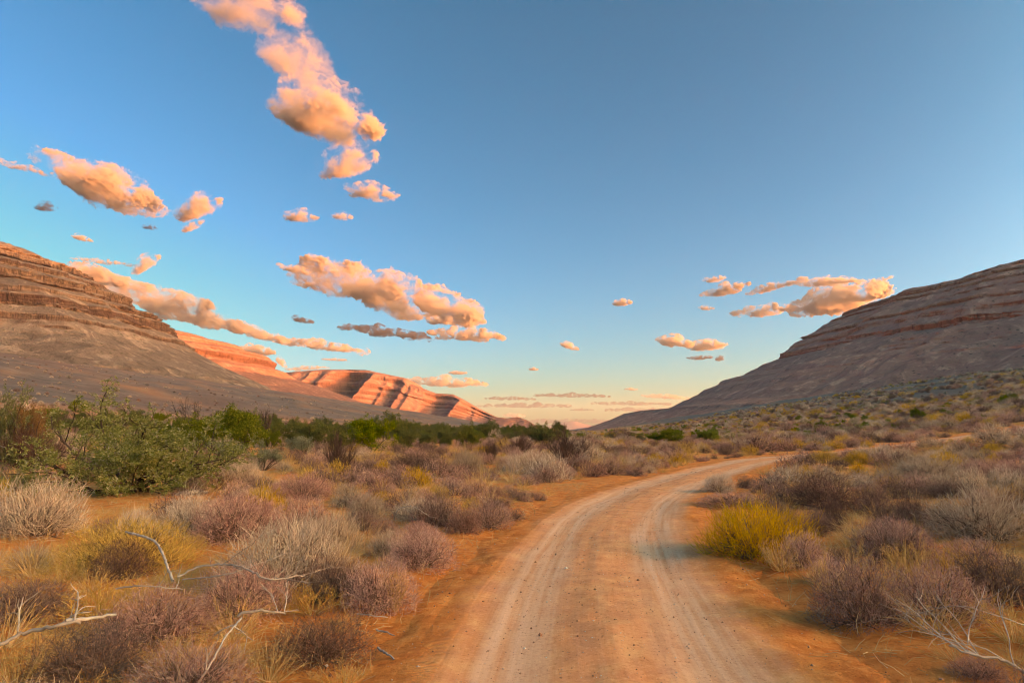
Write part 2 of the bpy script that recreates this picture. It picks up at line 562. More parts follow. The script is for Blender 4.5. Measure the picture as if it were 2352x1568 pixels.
def mesa(name, outline, profile, nu, nv, material, seed, gully=(18, 90), rib=2.2, ledge=2.5, dens_az=(-40, 40), bury=25, label='', top_rise=6.0, spur=None, zscale=None, strata=14.0, zpow=2.0):
    P = catmull(outline, 15)
    P, s = resample(P, 5.0)
    P = smooth1(P, 12)
    T = np.gradient(smooth1(P, 10), axis=0)
    T /= np.linalg.norm(T, axis=1)[:, None]
    Nn = np.stack([T[:, 1], -T[:, 0]], 1)
    Nn = smooth1(Nn, 8)
    Nn /= np.linalg.norm(Nn, axis=1)[:, None]
    # denser samples where the frame sees them
    q = P + Nn * profile[len(profile) // 2][0]
    az = np.degrees(np.arctan2(q[:, 0], q[:, 1]))
    w = np.where((az > dens_az[0]) & (az < dens_az[1]) & (q[:, 1] > 0), 1.0, 0.10)
    w = np.convolve(w, np.ones(15) / 15, 'same') + 0.03
    cum = np.concatenate([[0], np.cumsum(w)])[:len(s)]
    uu = np.interp(np.linspace(0, cum[-1], nu), cum, s)
    Pu = np.stack([np.interp(uu, s, P[:, k]) for k in (0, 1)], 1)
    Nu = np.stack([np.interp(uu, s, Nn[:, k]) for k in (0, 1)], 1)
    Nu /= np.linalg.norm(Nu, axis=1)[:, None]
    pr = np.array(profile, float)
    o_end, z_end = pr[-1]
    pr = np.vstack([pr, [o_end + 60, z_end - bury]])
    L = np.concatenate([[0], np.cumsum(np.hypot(np.diff(pr[:, 0]), np.diff(pr[:, 1])))])
    l = np.linspace(0, L[-1], nv)
    po, pz = np.interp(l, L, pr[:, 0]), np.interp(l, L, pr[:, 1])
    inner = np.array([[-900, pr[0, 1] - 40], [-420, pr[0, 1] + top_rise * 0.6], [-200, pr[0, 1] + top_rise], [-90, pr[0, 1] + top_rise * 0.8], [-40, pr[0, 1] + top_rise * 0.5], [-15, pr[0, 1] + top_rise * 0.2]])
    po = np.concatenate([inner[:, 0], po])
    pz = np.concatenate([inner[:, 1], pz])
    slope = np.abs(np.gradient(pz)) / (np.hypot(np.gradient(po), np.gradient(pz)) + 1e-6)
    cliff = np.clip((slope - 0.62) / 0.2, 0, 1)
    cliff[:7] = 0
    k = np.linspace(0, 1, len(po))
    ztop, zbot = pr[0, 1], z_end
    hrel = np.clip((pz - zbot) / (ztop - zbot), 0, 1)
    U, H = np.meshgrid(uu, hrel, indexing='ij')
    Z0 = np.broadcast_to(pz[None, :], U.shape)
    O = np.broadcast_to(po[None, :], U.shape).copy()
    CL = np.broadcast_to(cliff[None, :], U.shape)
    env = np.sin(np.clip(H, 0, 1) * math.pi) ** 0.7
    ga, gl = gully
    g = 1 - np.abs(noise(U / gl, Z0 / (gl * 5), 0.3, seed)) * 2.2
    g2 = 1 - np.abs(noise(U / (gl * 0.36), Z0 / (gl * 2.5), 0.7, seed + 3)) * 2.2
    disp = ga * env * (0.65 * g + 0.3 * g2 * (0.4 + 0.6 * (1 - H)) - 0.62)
    disp = disp + ga * 0.9 * noise(U / (gl * 3.1), H * 0.6, 0, seed + 5)
    if spur is not None:
        disp = disp + spur(U, H)
    # rock layers: an upright face over a sloping bench, fading out along the slope here and there
    lr = np.random.default_rng(seed)
    zl = [zbot - 30]
    while zl[-1] < ztop + 5:
        zl.append(zl[-1] + strata * lr.uniform(0.55, 1.6))
    zl = np.array(zl)
    wz = Z0 + 3.0 * noise(U / 260, 0 * U, 0.5, seed + 31)
    li = np.clip(np.searchsorted(zl, wz.ravel()) - 1, 0, len(zl) - 2).reshape(U.shape)
    w_ = np.clip((wz - zl[li]) / (zl[li + 1] - zl[li]), 0, 1)
    order = np.argsort(pz[6:])
    oz = lambda q: np.interp(q, pz[6:][order], po[6:][order])
    do = np.maximum(oz(zl[li]) - oz(zl[li + 1]), 0)
    wb = 0.50 + 0.25 * noise(li * 3.7, U / 90, 0, seed + 33)
    stepped = np.where(w_ < wb, 1 - 0.93 * w_ / wb, 0.07 * (1 - w_) / (1 - wb))
    hard = lr.uniform(0.25, 1.0, len(zl))[li] * sstep(-0.35, 0.25, noise(U / 130, li * 5.3, 0, seed + 35) + 0.35 * H)
    hard = hard * (0.25 + 0.75 * sstep(0.28, 0.62, H)) * sstep(0.05, 0.15, H)
    face = hard * sstep(0.0, 0.06, w_ - wb)
    disp = disp + hard * do * (stepped - (1 - w_))
    disp = disp + face * rib * (1.7 * (1 - 2 * np.abs(noise(U / 7.5, Z0 / 90, 0, seed + 37))) + 0.9 * fbm(U / 16, Z0 / 40, 0, 3, seed + 39))
    disp = disp + rib * CL * (fbm(U / 9, Z0 / 70, 0, 3, seed + 7) * 1.6 - 0.2)
    disp = disp + ledge * (0.35 + 0.65 * CL) * fbm(Z0 / 9.0 + 0.5 * noise(U / 120, Z0 / 200, 0, seed + 12), U / 420, 0, 3, seed + 11) * sstep(0.06, 0.2, H)
    disp = disp + 1.5 * fbm(U / 22, Z0 / 22, 0, 4, seed + 9)
    disp[:, :6] *= np.linspace(0, 0.6, 6)[None, :]
    O = O + disp
    Zv = Z0 + 2.2 * noise(U / 160, 0 * U, 0, seed + 15) * H + 0.8 * fbm(U / 14, O / 14, 0, 3, seed + 19) * (1 - CL)
    if zscale is not None:
        Zv = Zv * (1 + (zscale(Pu)[:, None] - 1) * H ** zpow)
    Xv = Pu[:, 0][:, None] + Nu[:, 0][:, None] * O
    Yv = Pu[:, 1][:, None] + Nu[:, 1][:, None] * O
    V = np.stack([Xv.ravel(), Yv.ravel(), Zv.ravel()], 1)
    me = mesh_np(name, V, grid_faces(nu, len(po)), True)
    return obj(name, me, material, kind='structure', label=label), V


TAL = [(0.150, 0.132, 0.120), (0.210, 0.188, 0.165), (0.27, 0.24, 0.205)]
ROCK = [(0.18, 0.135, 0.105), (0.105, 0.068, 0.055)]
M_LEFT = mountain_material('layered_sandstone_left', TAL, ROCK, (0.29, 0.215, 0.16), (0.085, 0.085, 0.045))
M_MESA = mountain_material('layered_sandstone_far', [(0.23, 0.132, 0.108), (0.28, 0.160, 0.125), (0.31, 0.185, 0.145)], [(0.23, 0.125, 0.095), (0.16, 0.082, 0.064)], (0.28, 0.155, 0.115), (0.12, 0.09, 0.06))
M_RIGHT = mountain_material('layered_sandstone_right', [(0.50, 0.240, 0.190), (0.54, 0.275, 0.205), (0.60, 0.345, 0.240)], [(0.52, 0.270, 0.185), (0.44, 0.125, 0.060)], (0.60, 0.350, 0.225), (0.060, 0.058, 0.038))

SKY1 = [(-40, 540), (0, 555), (60, 577), (120, 600), (160, 622), (200, 645), (230, 656), (240, 675), (285, 690), (296, 708), (338, 733), (350, 738), (362, 754), (374, 758), (390, 775), (430, 820), (480, 850), (560, 890), (620, 925), (700, 975)]
N1 = np.array([0.85, 0.53])
C1 = at_depth(-40, 540, 800)[:2]
pr1 = sky_profile(C1, N1, SKY1)
out1 = [(-1500, -1200), (-1250, -300), C1 - np.array([0.66, 0.75]) * 620, C1 - np.array([0.66, 0.75]) * 250, C1, C1 + np.array([-35, 95]), C1 + np.array([-150, 200]), C1 + np.array([-420, 290]), C1 + np.array([-900, 350])]
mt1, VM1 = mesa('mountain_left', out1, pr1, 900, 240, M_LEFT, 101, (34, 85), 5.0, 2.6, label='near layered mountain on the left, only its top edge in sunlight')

SKY2 = [(385, 762), (450, 767), (490, 775), (540, 790), (580, 812), (614, 820), (626, 830), (636, 850), (660, 862), (700, 882), (740, 895), (800, 920), (900, 955), (1000, 985)]
N2 = np.array([0.91, 0.41])
C2 = at_depth(385, 762, 1650)[:2]
pr2 = sky_profile(C2, N2, SKY2)
out2 = [(-1900, 1000), (-1500, 1200), C2 + np.array([-310, -330]), C2 + np.array([-120, -200]), C2, C2 + np.array([-45, 140]), C2 + np.array([-260, 300]), C2 + np.array([-800, 420])]
mt2, VM2 = mesa('mountain_middle', out2, pr2, 420, 170, M_MESA, 211, (30, 150), 4.0, 4.0, label='flat-topped mountain behind the near one, upper cliffs glowing orange', strata=22.0)

SKY3 = [(900, 862), (930, 868), (945, 882), (1000, 903), (1040, 905), (1060, 915), (1100, 938), (1140, 957), (1165, 960), (1190, 957), (1210, 964), (1245, 985), (1290, 1000)]
CREST3 = np.array([at_depth(px, py, 2600) for px, py in [(560, 868), (660, 855), (740, 848), (840, 849)] + SKY3])
pr3 = [(0, 240), (45, 228), (58, 205), (120, 176), (132, 158), (250, 100), (262, 90), (420, 38), (560, 12), (700, -4)]
out3 = [(-2600, 2500), (-1700, 2560), (-1250, 2600), (-700, 2600), (-300, 2600), (0, 2600), (150, 2600), (300, 2590), (420, 2560)]


def spurs3(U, H):
    w = noise(U / 175 + 0.25 * (1 - H), 0.2 + 0 * U, 0, 319)
    w2 = noise(U / 62 + 0.3 * (1 - H), 0.7 + 0 * U, 0, 323)
    return -(210 * (np.abs(w) * 2.0 - 0.5) + 60 * (np.abs(w2) * 2.0 - 0.5)) * np.sin(np.clip(H, 0, 1) * math.pi) ** 0.7


mt3, VM3 = mesa('mountain_far', out3, pr3, 620, 170, M_MESA, 307, (20, 90), 4.0, 5.0, label='long far mesa with red sunlit spurs at the head of the valley', top_rise=3, spur=spurs3, strata=24.0,
                zscale=lambda p: np.interp(p[:, 0], CREST3[:, 0], CREST3[:, 2]) / 240.0, zpow=0.0)

SKY4 = [(2235, 625), (2172, 648), (2140, 656), (2082, 690), (2060, 693), (1960, 705), (1925, 722), (1892, 745), (1860, 765), (1832, 784), (1812, 800), (1786, 825), (1770, 832), (1720, 860), (1660, 882), (1600, 915), (1550, 940), (1500, 950), (1450, 953), (1430, 965), (1380, 984), (1330, 1000)]
N4 = np.array([-0.9, 0.43])
C4 = at_depth(2235, 625, 1150)[:2]
pr4 = sky_profile(C4, N4, SKY4)
out4 = [(1900, 4200), (1500, 2900), (1250, 2000), (1000, 1560), C4 + np.array([70, 170]), C4, C4 + np.array([70, -215]), C4 + np.array([190, -620]), (1080, 50), (1150, -700), (1250, -1800)]
mt4, VM4 = mesa('mountain_right', out4, pr4, 860, 240, M_RIGHT, 401, (38, 105), 5.0, 2.6, label='tall shaded mountain on the right with thin rock bands and talus', top_rise=5, zscale=lambda p: 1 + 0.34 * (1 - sstep(430, 800, p[:, 1])) - 0.30 * sstep(1350, 1700, p[:, 1]))  # unseen near ridge raised and far rim lowered to shape the sun's shadows

# the low blue hill far down the valley
hx = np.linspace(-1, 1, 90)
hy = np.linspace(-1, 1, 30)
HX, HY = np.meshgrid(hx, hy, indexing='ij')
c0 = at_depth(1312, 988, 15000)
hz = 190 * np.exp(-((HX - 0.02) / 0.30) ** 2) + 95 * np.exp(-((HX + 0.42) / 0.28) ** 2) + 75 * np.exp(-((HX - 0.5) / 0.3) ** 2)
hz = (hz + 22 * fbm(HX * 7, HY * 3, 0, 3, 5)) * (1 - HY ** 2) * (1 - HX ** 4) - 12
V = np.stack([(c0[0] + HX * 1300).ravel(), (15000 + HY * 900).ravel(), hz.ravel()], 1)
obj('hill_distant', mesh_np('hill_distant', V, grid_faces(90, 30)[:, ::-1], True), M_MESA, kind='structure', label='small hazy blue hill on the horizon at the valley mouth')


# ----------------------------------------------------------------------------- plant building blocks
def unit(v):
    return v / (np.linalg.norm(v, axis=-1, keepdims=True) + 1e-9)


def strands(start, d, length, K, wob, grav, rng):
    N = len(start)
    d = unit(d)
    pts = [start]
    seg = (np.asarray(length) / (K - 1)).reshape(-1, 1) * np.ones((N, 1))
    for _ in range(K - 1):
        d = unit(d + rng.normal(0, wob, (N, 3)) + np.array([0, 0, grav]))
        pts.append(pts[-1] + d * seg)
    return np.stack(pts, 1)


def fan(n, tilt, rng, base=0.04, lo=0.0):
    """starts and directions of n stems leaving one root crown"""
    a = rng.uniform(0, 2 * math.pi, n)
    t = np.radians(lo + (tilt - lo) * np.sqrt(rng.uniform(0, 1, n)))
    d = np.stack([np.sin(t) * np.cos(a), np.sin(t) * np.sin(a), np.cos(t)], 1)
    st = np.stack([d[:, 0] * base, d[:, 1] * base, np.zeros(n)], 1)
    return st, d


def children(P, m, tmin, tmax, spread, up, length, K, wob, grav, rng):
    N, KP, _ = P.shape
    i = np.repeat(np.arange(N), m)
    t = rng.uniform(tmin, tmax, N * m) * (KP - 1)
    k = np.minimum(t.astype(int), KP - 2)
    f = (t - k)[:, None]
    p0, p1 = P[i, k], P[i, k + 1]
    d = unit(p1 - p0) * (1 - spread) + unit(rng.normal(0, 1, (N * m, 3))) * spread + np.array([0, 0, up])
    L = length * rng.uniform(0.55, 1.25, N * m)
    return strands(p0 * (1 - f) + p1 * f, d, L, K, wob, grav, rng)


def ribbon(P, w0, w1, rng, lo=0.0, hi=1.0):
    """flat strips along strands, with a tint value per strand"""
    N, K, _ = P.shape
    tan = np.gradient(P, axis=1)
    side = unit(np.cross(tan, rng.normal(0, 1, (N, 1, 3))))
    w = np.linspace(w0, w1, K)[None, :, None] * 0.5
    V = np.stack([P - side * w, P + side * w], 2).reshape(-1, 3)
    b = (np.arange(N)[:, None] * K + np.arange(K - 1)[None, :]).ravel() * 2
    F = np.stack([b, b + 1, b + 3, b + 2], 1)
    tint = np.repeat(rng.uniform(lo, hi, N), K * 2)
    return V, F, tint


def tube(P, r0, r1, sides, rng, lo=0.0, hi=1.0):
    N, K, _ = P.shape
    tan = unit(np.gradient(P, axis=1))
    ref = np.where(np.abs(tan[..., 2:3]) > 0.9, np.array([1.0, 0, 0]), np.array([0, 0, 1.0]))
    a = unit(np.cross(tan, ref))
    b = np.cross(tan, a)
    th = np.arange(sides) / sides * 2 * math.pi
    r = (np.linspace(0, 1, K)[None, :, None, None] * (np.asarray(r1) - np.asarray(r0)).reshape(-1, 1, 1, 1) + np.asarray(r0).reshape(-1, 1, 1, 1))
    r = r * rng.uniform(0.88, 1.12, (N, K, 1, 1))
    V = P[:, :, None, :] + r * (a[:, :, None, :] * np.cos(th)[None, None, :, None] + b[:, :, None, :] * np.sin(th)[None, None, :, None])
    V = V.reshape(-1, 3)
    idx = np.arange(N * K * sides).reshape(N, K, sides)
    i0, i1 = idx[:, :-1], idx[:, 1:]
    F = np.stack([i0, np.roll(i0, -1, 2), np.roll(i1, -1, 2), i1], -1).reshape(-1, 4)
    tint = np.repeat(rng.uniform(lo, hi, N), K * sides)
    return V, F, tint


def leaves(C, size, aspect, rng, lo=0.0, hi=1.0, d=None):
    """one small four-cornered leaf at each centre"""
    N = len(C)
    a = unit(rng.normal(0, 1, (N, 3))) if d is None else unit(d + rng.normal(0, 0.5, (N, 3)))
    b = unit(np.cross(a, rng.normal(0, 1, (N, 3))))
    L = size * rng.uniform(0.6, 1.3, (N, 1))
    W = L * aspect
    V = np.stack([C, C + a * L * 0.5 + b * W * 0.5, C + a * L, C + a * L * 0.5 - b * W * 0.5], 1).reshape(-1, 3)
    F = np.arange(N * 4).reshape(N, 4)
    return V, F, np.repeat(rng.uniform(lo, hi, N), 4)


def join(parts):
    V, F, T, n = [], [], [], 0
    for v, f, t in parts:
        V.append(v)
        F.append(f + n)
        T.append(t)
        n += len(v)
    return np.vstack(V), np.vstack(F), np.concatenate(T)


def veg_material(name, stops, var=0.35, trans=0.0):
    t = NT(name)
    col = t.ramp(t.attr('tint'), stops)
    rnd = t.n('ObjectInfo').outputs['Random']
    v = t.math('ADD', t.math('MULTIPLY', rnd, var), 1.0 - var * 0.5)
    h = t.n('HueSaturation', {'Color': col, 'Value': v, 'Saturation': t.math('ADD', 0.88, t.math('MULTIPLY', t.math('FRACT', t.math('MULTIPLY', rnd, 7.31)), 0.24))})
    dif = t.n('BsdfDiffuse', {'Color': h.outputs[0], 'Roughness': 0.3})
    sh = dif.outputs[0]
    if trans > 0:
        tr = t.n('BsdfTranslucent', {'Color': h.outputs[0]})
        mx = t.n('MixShader', {0: trans, 1: sh, 2: tr.outputs[0]})
        sh = mx.outputs[0]
    t.t.links.new(sh, t.out.inputs[0])
    return t.m


MV = {
    'mauve': veg_material('mauve_twigs', [(0.0, (0.20, 0.105, 0.092)), (0.45, (0.40, 0.240, 0.205)), (0.8, (0.56, 0.37, 0.30)), (1.0, (0.68, 0.50, 0.37))], 0.7, 0.30),
    'grey': veg_material('grey_twigs', [(0.0, (0.28, 0.20, 0.145)), (0.5, (0.54, 0.42, 0.31)), (1.0, (0.80, 0.68, 0.51))], 0.6, 0.30),
    'dark': veg_material('dark_brown_twigs', [(0.0, (0.085, 0.052, 0.045)), (0.5, (0.19, 0.120, 0.100)), (1.0, (0.36, 0.245, 0.19))], 0.35, 0.20),
    'yellow': veg_material('yellow_flowering_twigs', [(0.0, (0.26, 0.165, 0.040)), (0.45, (0.60, 0.365, 0.038)), (1.0, (0.82, 0.56, 0.075))], 0.3, 0.25),
    'straw': veg_material('straw_grass', [(0.0, (0.40, 0.24, 0.085)), (0.5, (0.64, 0.43, 0.170)), (1.0, (0.80, 0.61, 0.32))], 0.3, 0.25),
    'golden': veg_material('golden_dry_stems', [(0.0, (0.42, 0.22, 0.055)), (0.6, (0.64, 0.40, 0.120)), (1.0, (0.74, 0.53, 0.22))], 0.25, 0.1),
    'stem': veg_material('old_brown_stems', [(0.0, (0.085, 0.055, 0.042)), (1.0, (0.20, 0.135, 0.105))], 0.3),
    'lime': veg_material('lime_green_scrub', [(0.0, (0.16, 0.17, 0.04)), (1.0, (0.40, 0.40, 0.09))], 0.4, 0.2),
    'acacia': veg_material('acacia_leaves', [(0.0, (0.10, 0.125, 0.032)), (0.5, (0.23, 0.25, 0.068)), (0.9, (0.38, 0.38, 0.13)), (1.0, (0.54, 0.52, 0.30))], 0.2, 0.3),
    'green': veg_material('bright_green_leaves', [(0.0, (0.065, 0.085, 0.009)), (0.5, (0.165, 0.195, 0.016)), (1.0, (0.32, 0.34, 0.036))], 0.25, 0.3),
    'olive': veg_material('olive_leaves', [(0.0, (0.060, 0.070, 0.020)), (0.5, (0.135, 0.145, 0.040)), (1.0, (0.26, 0.25, 0.08))], 0.3, 0.3),
    'silver': veg_material('silver_green_leaves', [(0.0, (0.12, 0.14, 0.08)), (0.5, (0.24, 0.26, 0.15)), (1.0, (0.42, 0.42, 0.28))], 0.25, 0.3),
    'baretwig': veg_material('dark_bare_twigs', [(0.0, (0.060, 0.036, 0.030)), (0.6, (0.125, 0.078, 0.066)), (1.0, (0.24, 0.155, 0.125))], 0.3),
    'bark': veg_material('dark_bark', [(0.0, (0.050, 0.038, 0.032)), (1.0, (0.13, 0.095, 0.078))], 0.3),
    'thorn': veg_material('pale_thorns', [(0.0, (0.50, 0.46, 0.38)), (1.0, (0.78, 0.74, 0.66))], 0.2),
    'russet': veg_material('russet_leaves', [(0.0, (0.16, 0.085, 0.035)), (1.0, (0.34, 0.20, 0.075))], 0.2, 0.2),
}


def deadwood_material():
    t = NT('weathered_dead_wood')
    pos = t.n('TexCoord').outputs['Object']
    n = t.noise(pos, 9, 5, 0.65)
    f = t.noise(t.mapping(pos, (60, 60, 14)), 1.0, 3, 0.6)
    rnd = t.attr('tint')
    col = t.ramp(t.math('ADD', t.math('MULTIPLY', n, 0.7), t.math('MULTIPLY', rnd, 0.3)), [(0.28, (0.17, 0.13, 0.105)), (0.5, (0.37, 0.315, 0.27)), (0.70, (0.60, 0.54, 0.47))])
    return t.diffuse(col, t.bump(f, 0.6, 0.004), 0.85, 0.2)


M_DEAD = deadwood_material()


def normalise(parts):
    """fit a plant into one metre across and one metre tall"""
    A = np.vstack([p[1][0] for p in parts])
    r = np.percentile(np.hypot(A[:, 0], A[:, 1]), 97)
    h = np.percentile(A[:, 2], 99.5)
    for p in parts:
        p[1][0][:, :2] *= 0.5 / r
        p[1][0][:, 2] /= h
    return parts


def bush_parts(kind, seed, lod):
    rng = np.random.default_rng(seed)
    big = lod == 0
    wf = 1.0 if big else 2.1
    c = (lambda n: n) if big else (lambda n: max(2, int(n * 0.55)))
    if kind in ('mauve', 'dark', 'grey', 'yellow'):
        nt, tl, spread, upw = {'mauve': (5200, 0.075, 0.75, 0.30), 'dark': (5200, 0.065, 0.80, 0.25), 'grey': (4200, 0.120, 0.45, 0.40), 'yellow': (5000, 0.095, 0.42, 0.75)}[kind]
        if not big:
            nt = int(nt * 0.26)
        d = unit(rng.normal(0, 1, (nt, 3)))
        d[:, 2] = np.abs(d[:, 2]) ** 0.9 - 0.06
        d = unit(d)
        lump = 1 + 0.30 * noise(d[:, 0] * 1.7, d[:, 1] * 1.7, d[:, 2] * 1.7, seed) + 0.22 * noise(d[:, 0] * 4.2, d[:, 1] * 4.2, d[:, 2] * 4.2, seed + 1)
        rho = 1 - 0.62 * rng.uniform(0, 1, nt) ** 1.6
        P0 = d * (0.5 * lump * rho)[:, None] * np.array([1, 1, 0.92])
        P0 = P0 + rng.normal(0, 0.012, P0.shape)
        P0[:, 2] = np.maximum(P0[:, 2], 0.0)
        dirs = d * 0.55 + np.array([0, 0, upw]) + rng.normal(0, spread * 0.6, (nt, 3))
        far = rng.uniform(0, 1, nt)
        tw = strands(P0, dirs, tl * rng.uniform(0.5, 1.5, nt) * (1 + 0.9 * (far > 0.96)), 3, 0.38, 0.03, rng)
        st, d0 = fan(c(44), 84, rng, 0.05)
        l0 = 0.46 * rng.uniform(0.7, 1.0, len(st)) * (1 + 0.25 * noise(d0[:, 0] * 1.7, d0[:, 1] * 1.7, d0[:, 2] * 1.7, seed))
        s0 = strands(st, d0, l0, 6, 0.20, 0.02, rng)
        s1 = children(s0, c(16), 0.15, 0.85, 0.60, 0.04, 0.17, 4, 0.3, 0.02, rng)
        pn = 'flowering_twigs' if kind == 'yellow' else 'twigs'
        wf2 = 1.0 if big else 2.3
        return [('stems', join([tube(s0, 0.0075, 0.003, 3, rng), ribbon(s1, 0.0050 * wf2, 0.0030 * wf2, rng)]), 'stem'),
                (pn, join([ribbon(tw, 0.0036 * wf2, 0.0018 * wf2, rng, 0.0, 1.0)]), kind)]
    if kind == 'straw':
        st, d = fan(c(150), 62, rng, 0.14)
        st[:, :2] *= rng.uniform(0.2, 1.6, (len(st), 1))
        s0 = strands(st, d, 0.62 * rng.uniform(0.4, 1.15, len(st)), 5, 0.13, -0.09, rng)
        s1 = children(s0[::2], c(4), 0.45, 1.0, 0.35, 0.05, 0.13, 3, 0.2, -0.05, rng)
        return [('blades', join([ribbon(s0, 0.0055 * wf, 0.002 * wf, rng, 0.0, 1.0)]), kind),
                ('seed_heads', join([ribbon(s1, 0.004 * wf, 0.003 * wf, rng, 0.2, 1.0)]), 'golden')]
    if kind == 'golden':
        st, d = fan(c(34), 68, rng, 0.07)
        s0 = strands(st, d, 0.55 * rng.uniform(0.6, 1.1, len(st)), 6, 0.16, 0.05, rng)
        s1 = children(s0, c(5), 0.3, 1.0, 0.45, 0.15, 0.22, 4, 0.2, 0.04, rng)
        s2 = children(s1, c(5), 0.4, 1.0, 0.5, 0.12, 0.08, 3, 0.25, 0.02, rng)
        kn = s2[:, -1]
        return [('stems', join([tube(s0, 0.0065, 0.004, 3, rng)]), kind),
                ('twigs', join([ribbon(s1, 0.005 * wf, 0.0035 * wf, rng, 0.0, 0.9), ribbon(s2, 0.0036 * wf, 0.002 * wf, rng, 0.2, 1.0)]), kind),
                ('seed_heads', leaves(kn[::2], 0.016, 0.8, rng, 0.2, 1.0), 'golden')]
    if kind == 'lime':
        st, d = fan(c(40), 80, rng, 0.08)
        s0 = strands(st, d, 0.45 * rng.uniform(0.7, 1.1, len(st)), 4, 0.12, 0.03, rng)
        s1 = children(s0, c(9), 0.35, 1.0, 0.5, 0.1, 0.16, 3, 0.2, 0.02, rng)
        C = s1[:, -1].repeat(4, 0) + rng.normal(0, 0.025, (len(s1) * 4, 3))
        return [('stems', join([tube(s0, 0.006, 0.003, 3, rng), ribbon(s1, 0.004, 0.002, rng)]), 'stem'),
                ('leaves', leaves(C, 0.035 * wf ** 0.5, 0.5, rng), kind)]
    if kind == 'bare':          # tall many-stemmed leafless shrub
        st, d = fan(c(38), 62, rng, 0.05)
        s0 = strands(st, d, rng.uniform(0.6, 1.1, len(st)), 7, 0.10, 0.03, rng)
        s1 = children(s0, c(10), 0.20, 1.0, 0.42, 0.12, 0.32, 5, 0.16, 0.03, rng)
        s2 = children(s1, c(12), 0.20, 1.0, 0.5, 0.10, 0.14, 3, 0.2, 0.02, rng)
        return [('stems', join([tube(s0, 0.013, 0.004, 4, rng)]), 'bark'),
                ('twigs', join([ribbon(s1, 0.007 * wf ** 0.5, 0.004 * wf ** 0.5, rng, 0.0, 0.6), ribbon(s2, 0.0052 * wf ** 0.5, 0.003 * wf ** 0.5, rng, 0.0, 0.9)]), 'baretwig')]
    raise KeyError(kind)


def tree_parts(kind, seed):
    rng = np.random.default_rng(seed)
    if kind == 'acacia':
        st, d = fan(15, 86, rng, 0.10, 12)
        s0 = strands(st, d, 2.4 * rng.uniform(0.65, 1.15, 15), 8, 0.16, 0.035, rng)
        s1 = children(s0, 9, 0.22, 1.0, 0.45, 0.16, 1.0, 6, 0.17, 0.02, rng)
        s2 = children(s1, 7, 0.2, 1.0, 0.5, 0.08, 0.45, 4, 0.2, 0.0, rng)
        s3 = children(s2, 4, 0.2, 1.0, 0.5, 0.02, 0.20, 4, 0.2, -0.03, rng)
        lf = []
        for q in range(18):
            t = rng.uniform(0, 2.99, len(s3))
            k = t.astype(int)
            f = (t - k)[:, None]
            i = np.arange(len(s3))
            lf.append(s3[i, k] * (1 - f) + s3[i, np.minimum(k + 1, 3)] * f)
        lf = np.vstack(lf) + rng.normal(0, 0.012, (len(s3) * 18, 3))
        lf = lf[lf[:, 2] > 0.05]
        th = lf[rng.integers(0, len(lf), 2600)]
        return [('trunk', join([tube(s0, 0.055, 0.014, 6, rng)]), 'bark'),
                ('branches', join([tube(s1, 0.016, 0.005, 4, rng), ribbon(s2, 0.010, 0.005, rng)]), 'bark'),
                ('crown', join([leaves(lf, 0.060, 0.30, rng), ribbon(s3, 0.005, 0.003, rng, 0.0, 0.5)]), 'acacia'),
                ('thorns', leaves(th, 0.085, 0.10, rng), 'thorn')]
    if kind in ('green', 'olive', 'silver', 'russet'):
        st, d = fan(8, 55, rng, 0.12, 8)
        s0 = strands(st, d, rng.uniform(0.5, 0.9, 8), 6, 0.12, 0.03, rng)
        s1 = children(s0, 6, 0.35, 1.0, 0.5, 0.2, 0.42, 5, 0.15, 0.02, rng)
        s2 = children(s1, 5, 0.35, 1.0, 0.55, 0.12, 0.22, 4, 0.2, 0.0, rng)
        tips = np.vstack([s2[:, -1], s2[:, 2], s1[:, -1]])
        n = 46 if kind != 'silver' else 16
        sg = {'green': 0.050, 'olive': 0.055, 'silver': 0.060, 'russet': 0.06}[kind]
        C = tips.repeat(n, 0) + rng.normal(0, sg, (len(tips) * n, 3)) * np.array([1, 1, 0.75])
        C = C[C[:, 2] > 0.02]
        low = np.stack([rng.normal(0, 0.30, 900), rng.normal(0, 0.30, 900), np.abs(rng.normal(0.16, 0.10, 900))], 1)
        if kind in ('green', 'olive'):
            C = np.vstack([C, low])
        return [('trunk', join([tube(s0, 0.026, 0.008, 5, rng)]), 'bark'),
                ('branches', join([tube(s1, 0.008, 0.003, 3, rng), ribbon(s2, 0.006, 0.003, rng)]), 'bark'),
                ('crown', leaves(C, 0.046, 0.36, rng, d=np.tile(np.array([[0, 0, 0.35]]), (len(C), 1))), kind)]
    if kind == 'baretree':
        st, d = fan(5, 35, rng, 0.05, 4)
        s0 = strands(st, d, rng.uniform(0.7, 1.0, 5), 7, 0.14, 0.03, rng)
        s1 = children(s0, 8, 0.35, 1.0, 0.48, 0.12, 0.38, 5, 0.18, 0.02, rng)
        s2 = children(s1, 8, 0.25, 1.0, 0.5, 0.08, 0.18, 4, 0.2, 0.0, rng)
        return [('trunk', join([tube(s0, 0.026, 0.008, 5, rng)]), 'bark'),
                ('branches', join([tube(s1, 0.009, 0.004, 3, rng), ribbon(s2, 0.007, 0.003, rng)]), 'bark')]
    raise KeyError(kind)


PROTO = {}


def proto_parts(kind, var, lod):
    """meshes of one kind of plant: [(part name, mesh)]"""
    key = (kind, var, lod)
    if key not in PROTO:
        sd = abs(hash_str(kind)) % 9973 + var * 131
        parts = tree_parts(kind, sd) if kind in ('acacia', 'green', 'olive', 'silver', 'russet', 'baretree') else bush_parts(kind, sd, lod)
        out = []
        for name, (V, F, T), mk in normalise(parts):
            me_ = mesh_np('%s_%s' % (kind, name), V, F, False, {'tint': T})
            me_.materials.append(MV[mk])
            out.append((name, me_))
        PROTO[key] = out
    return PROTO[key]


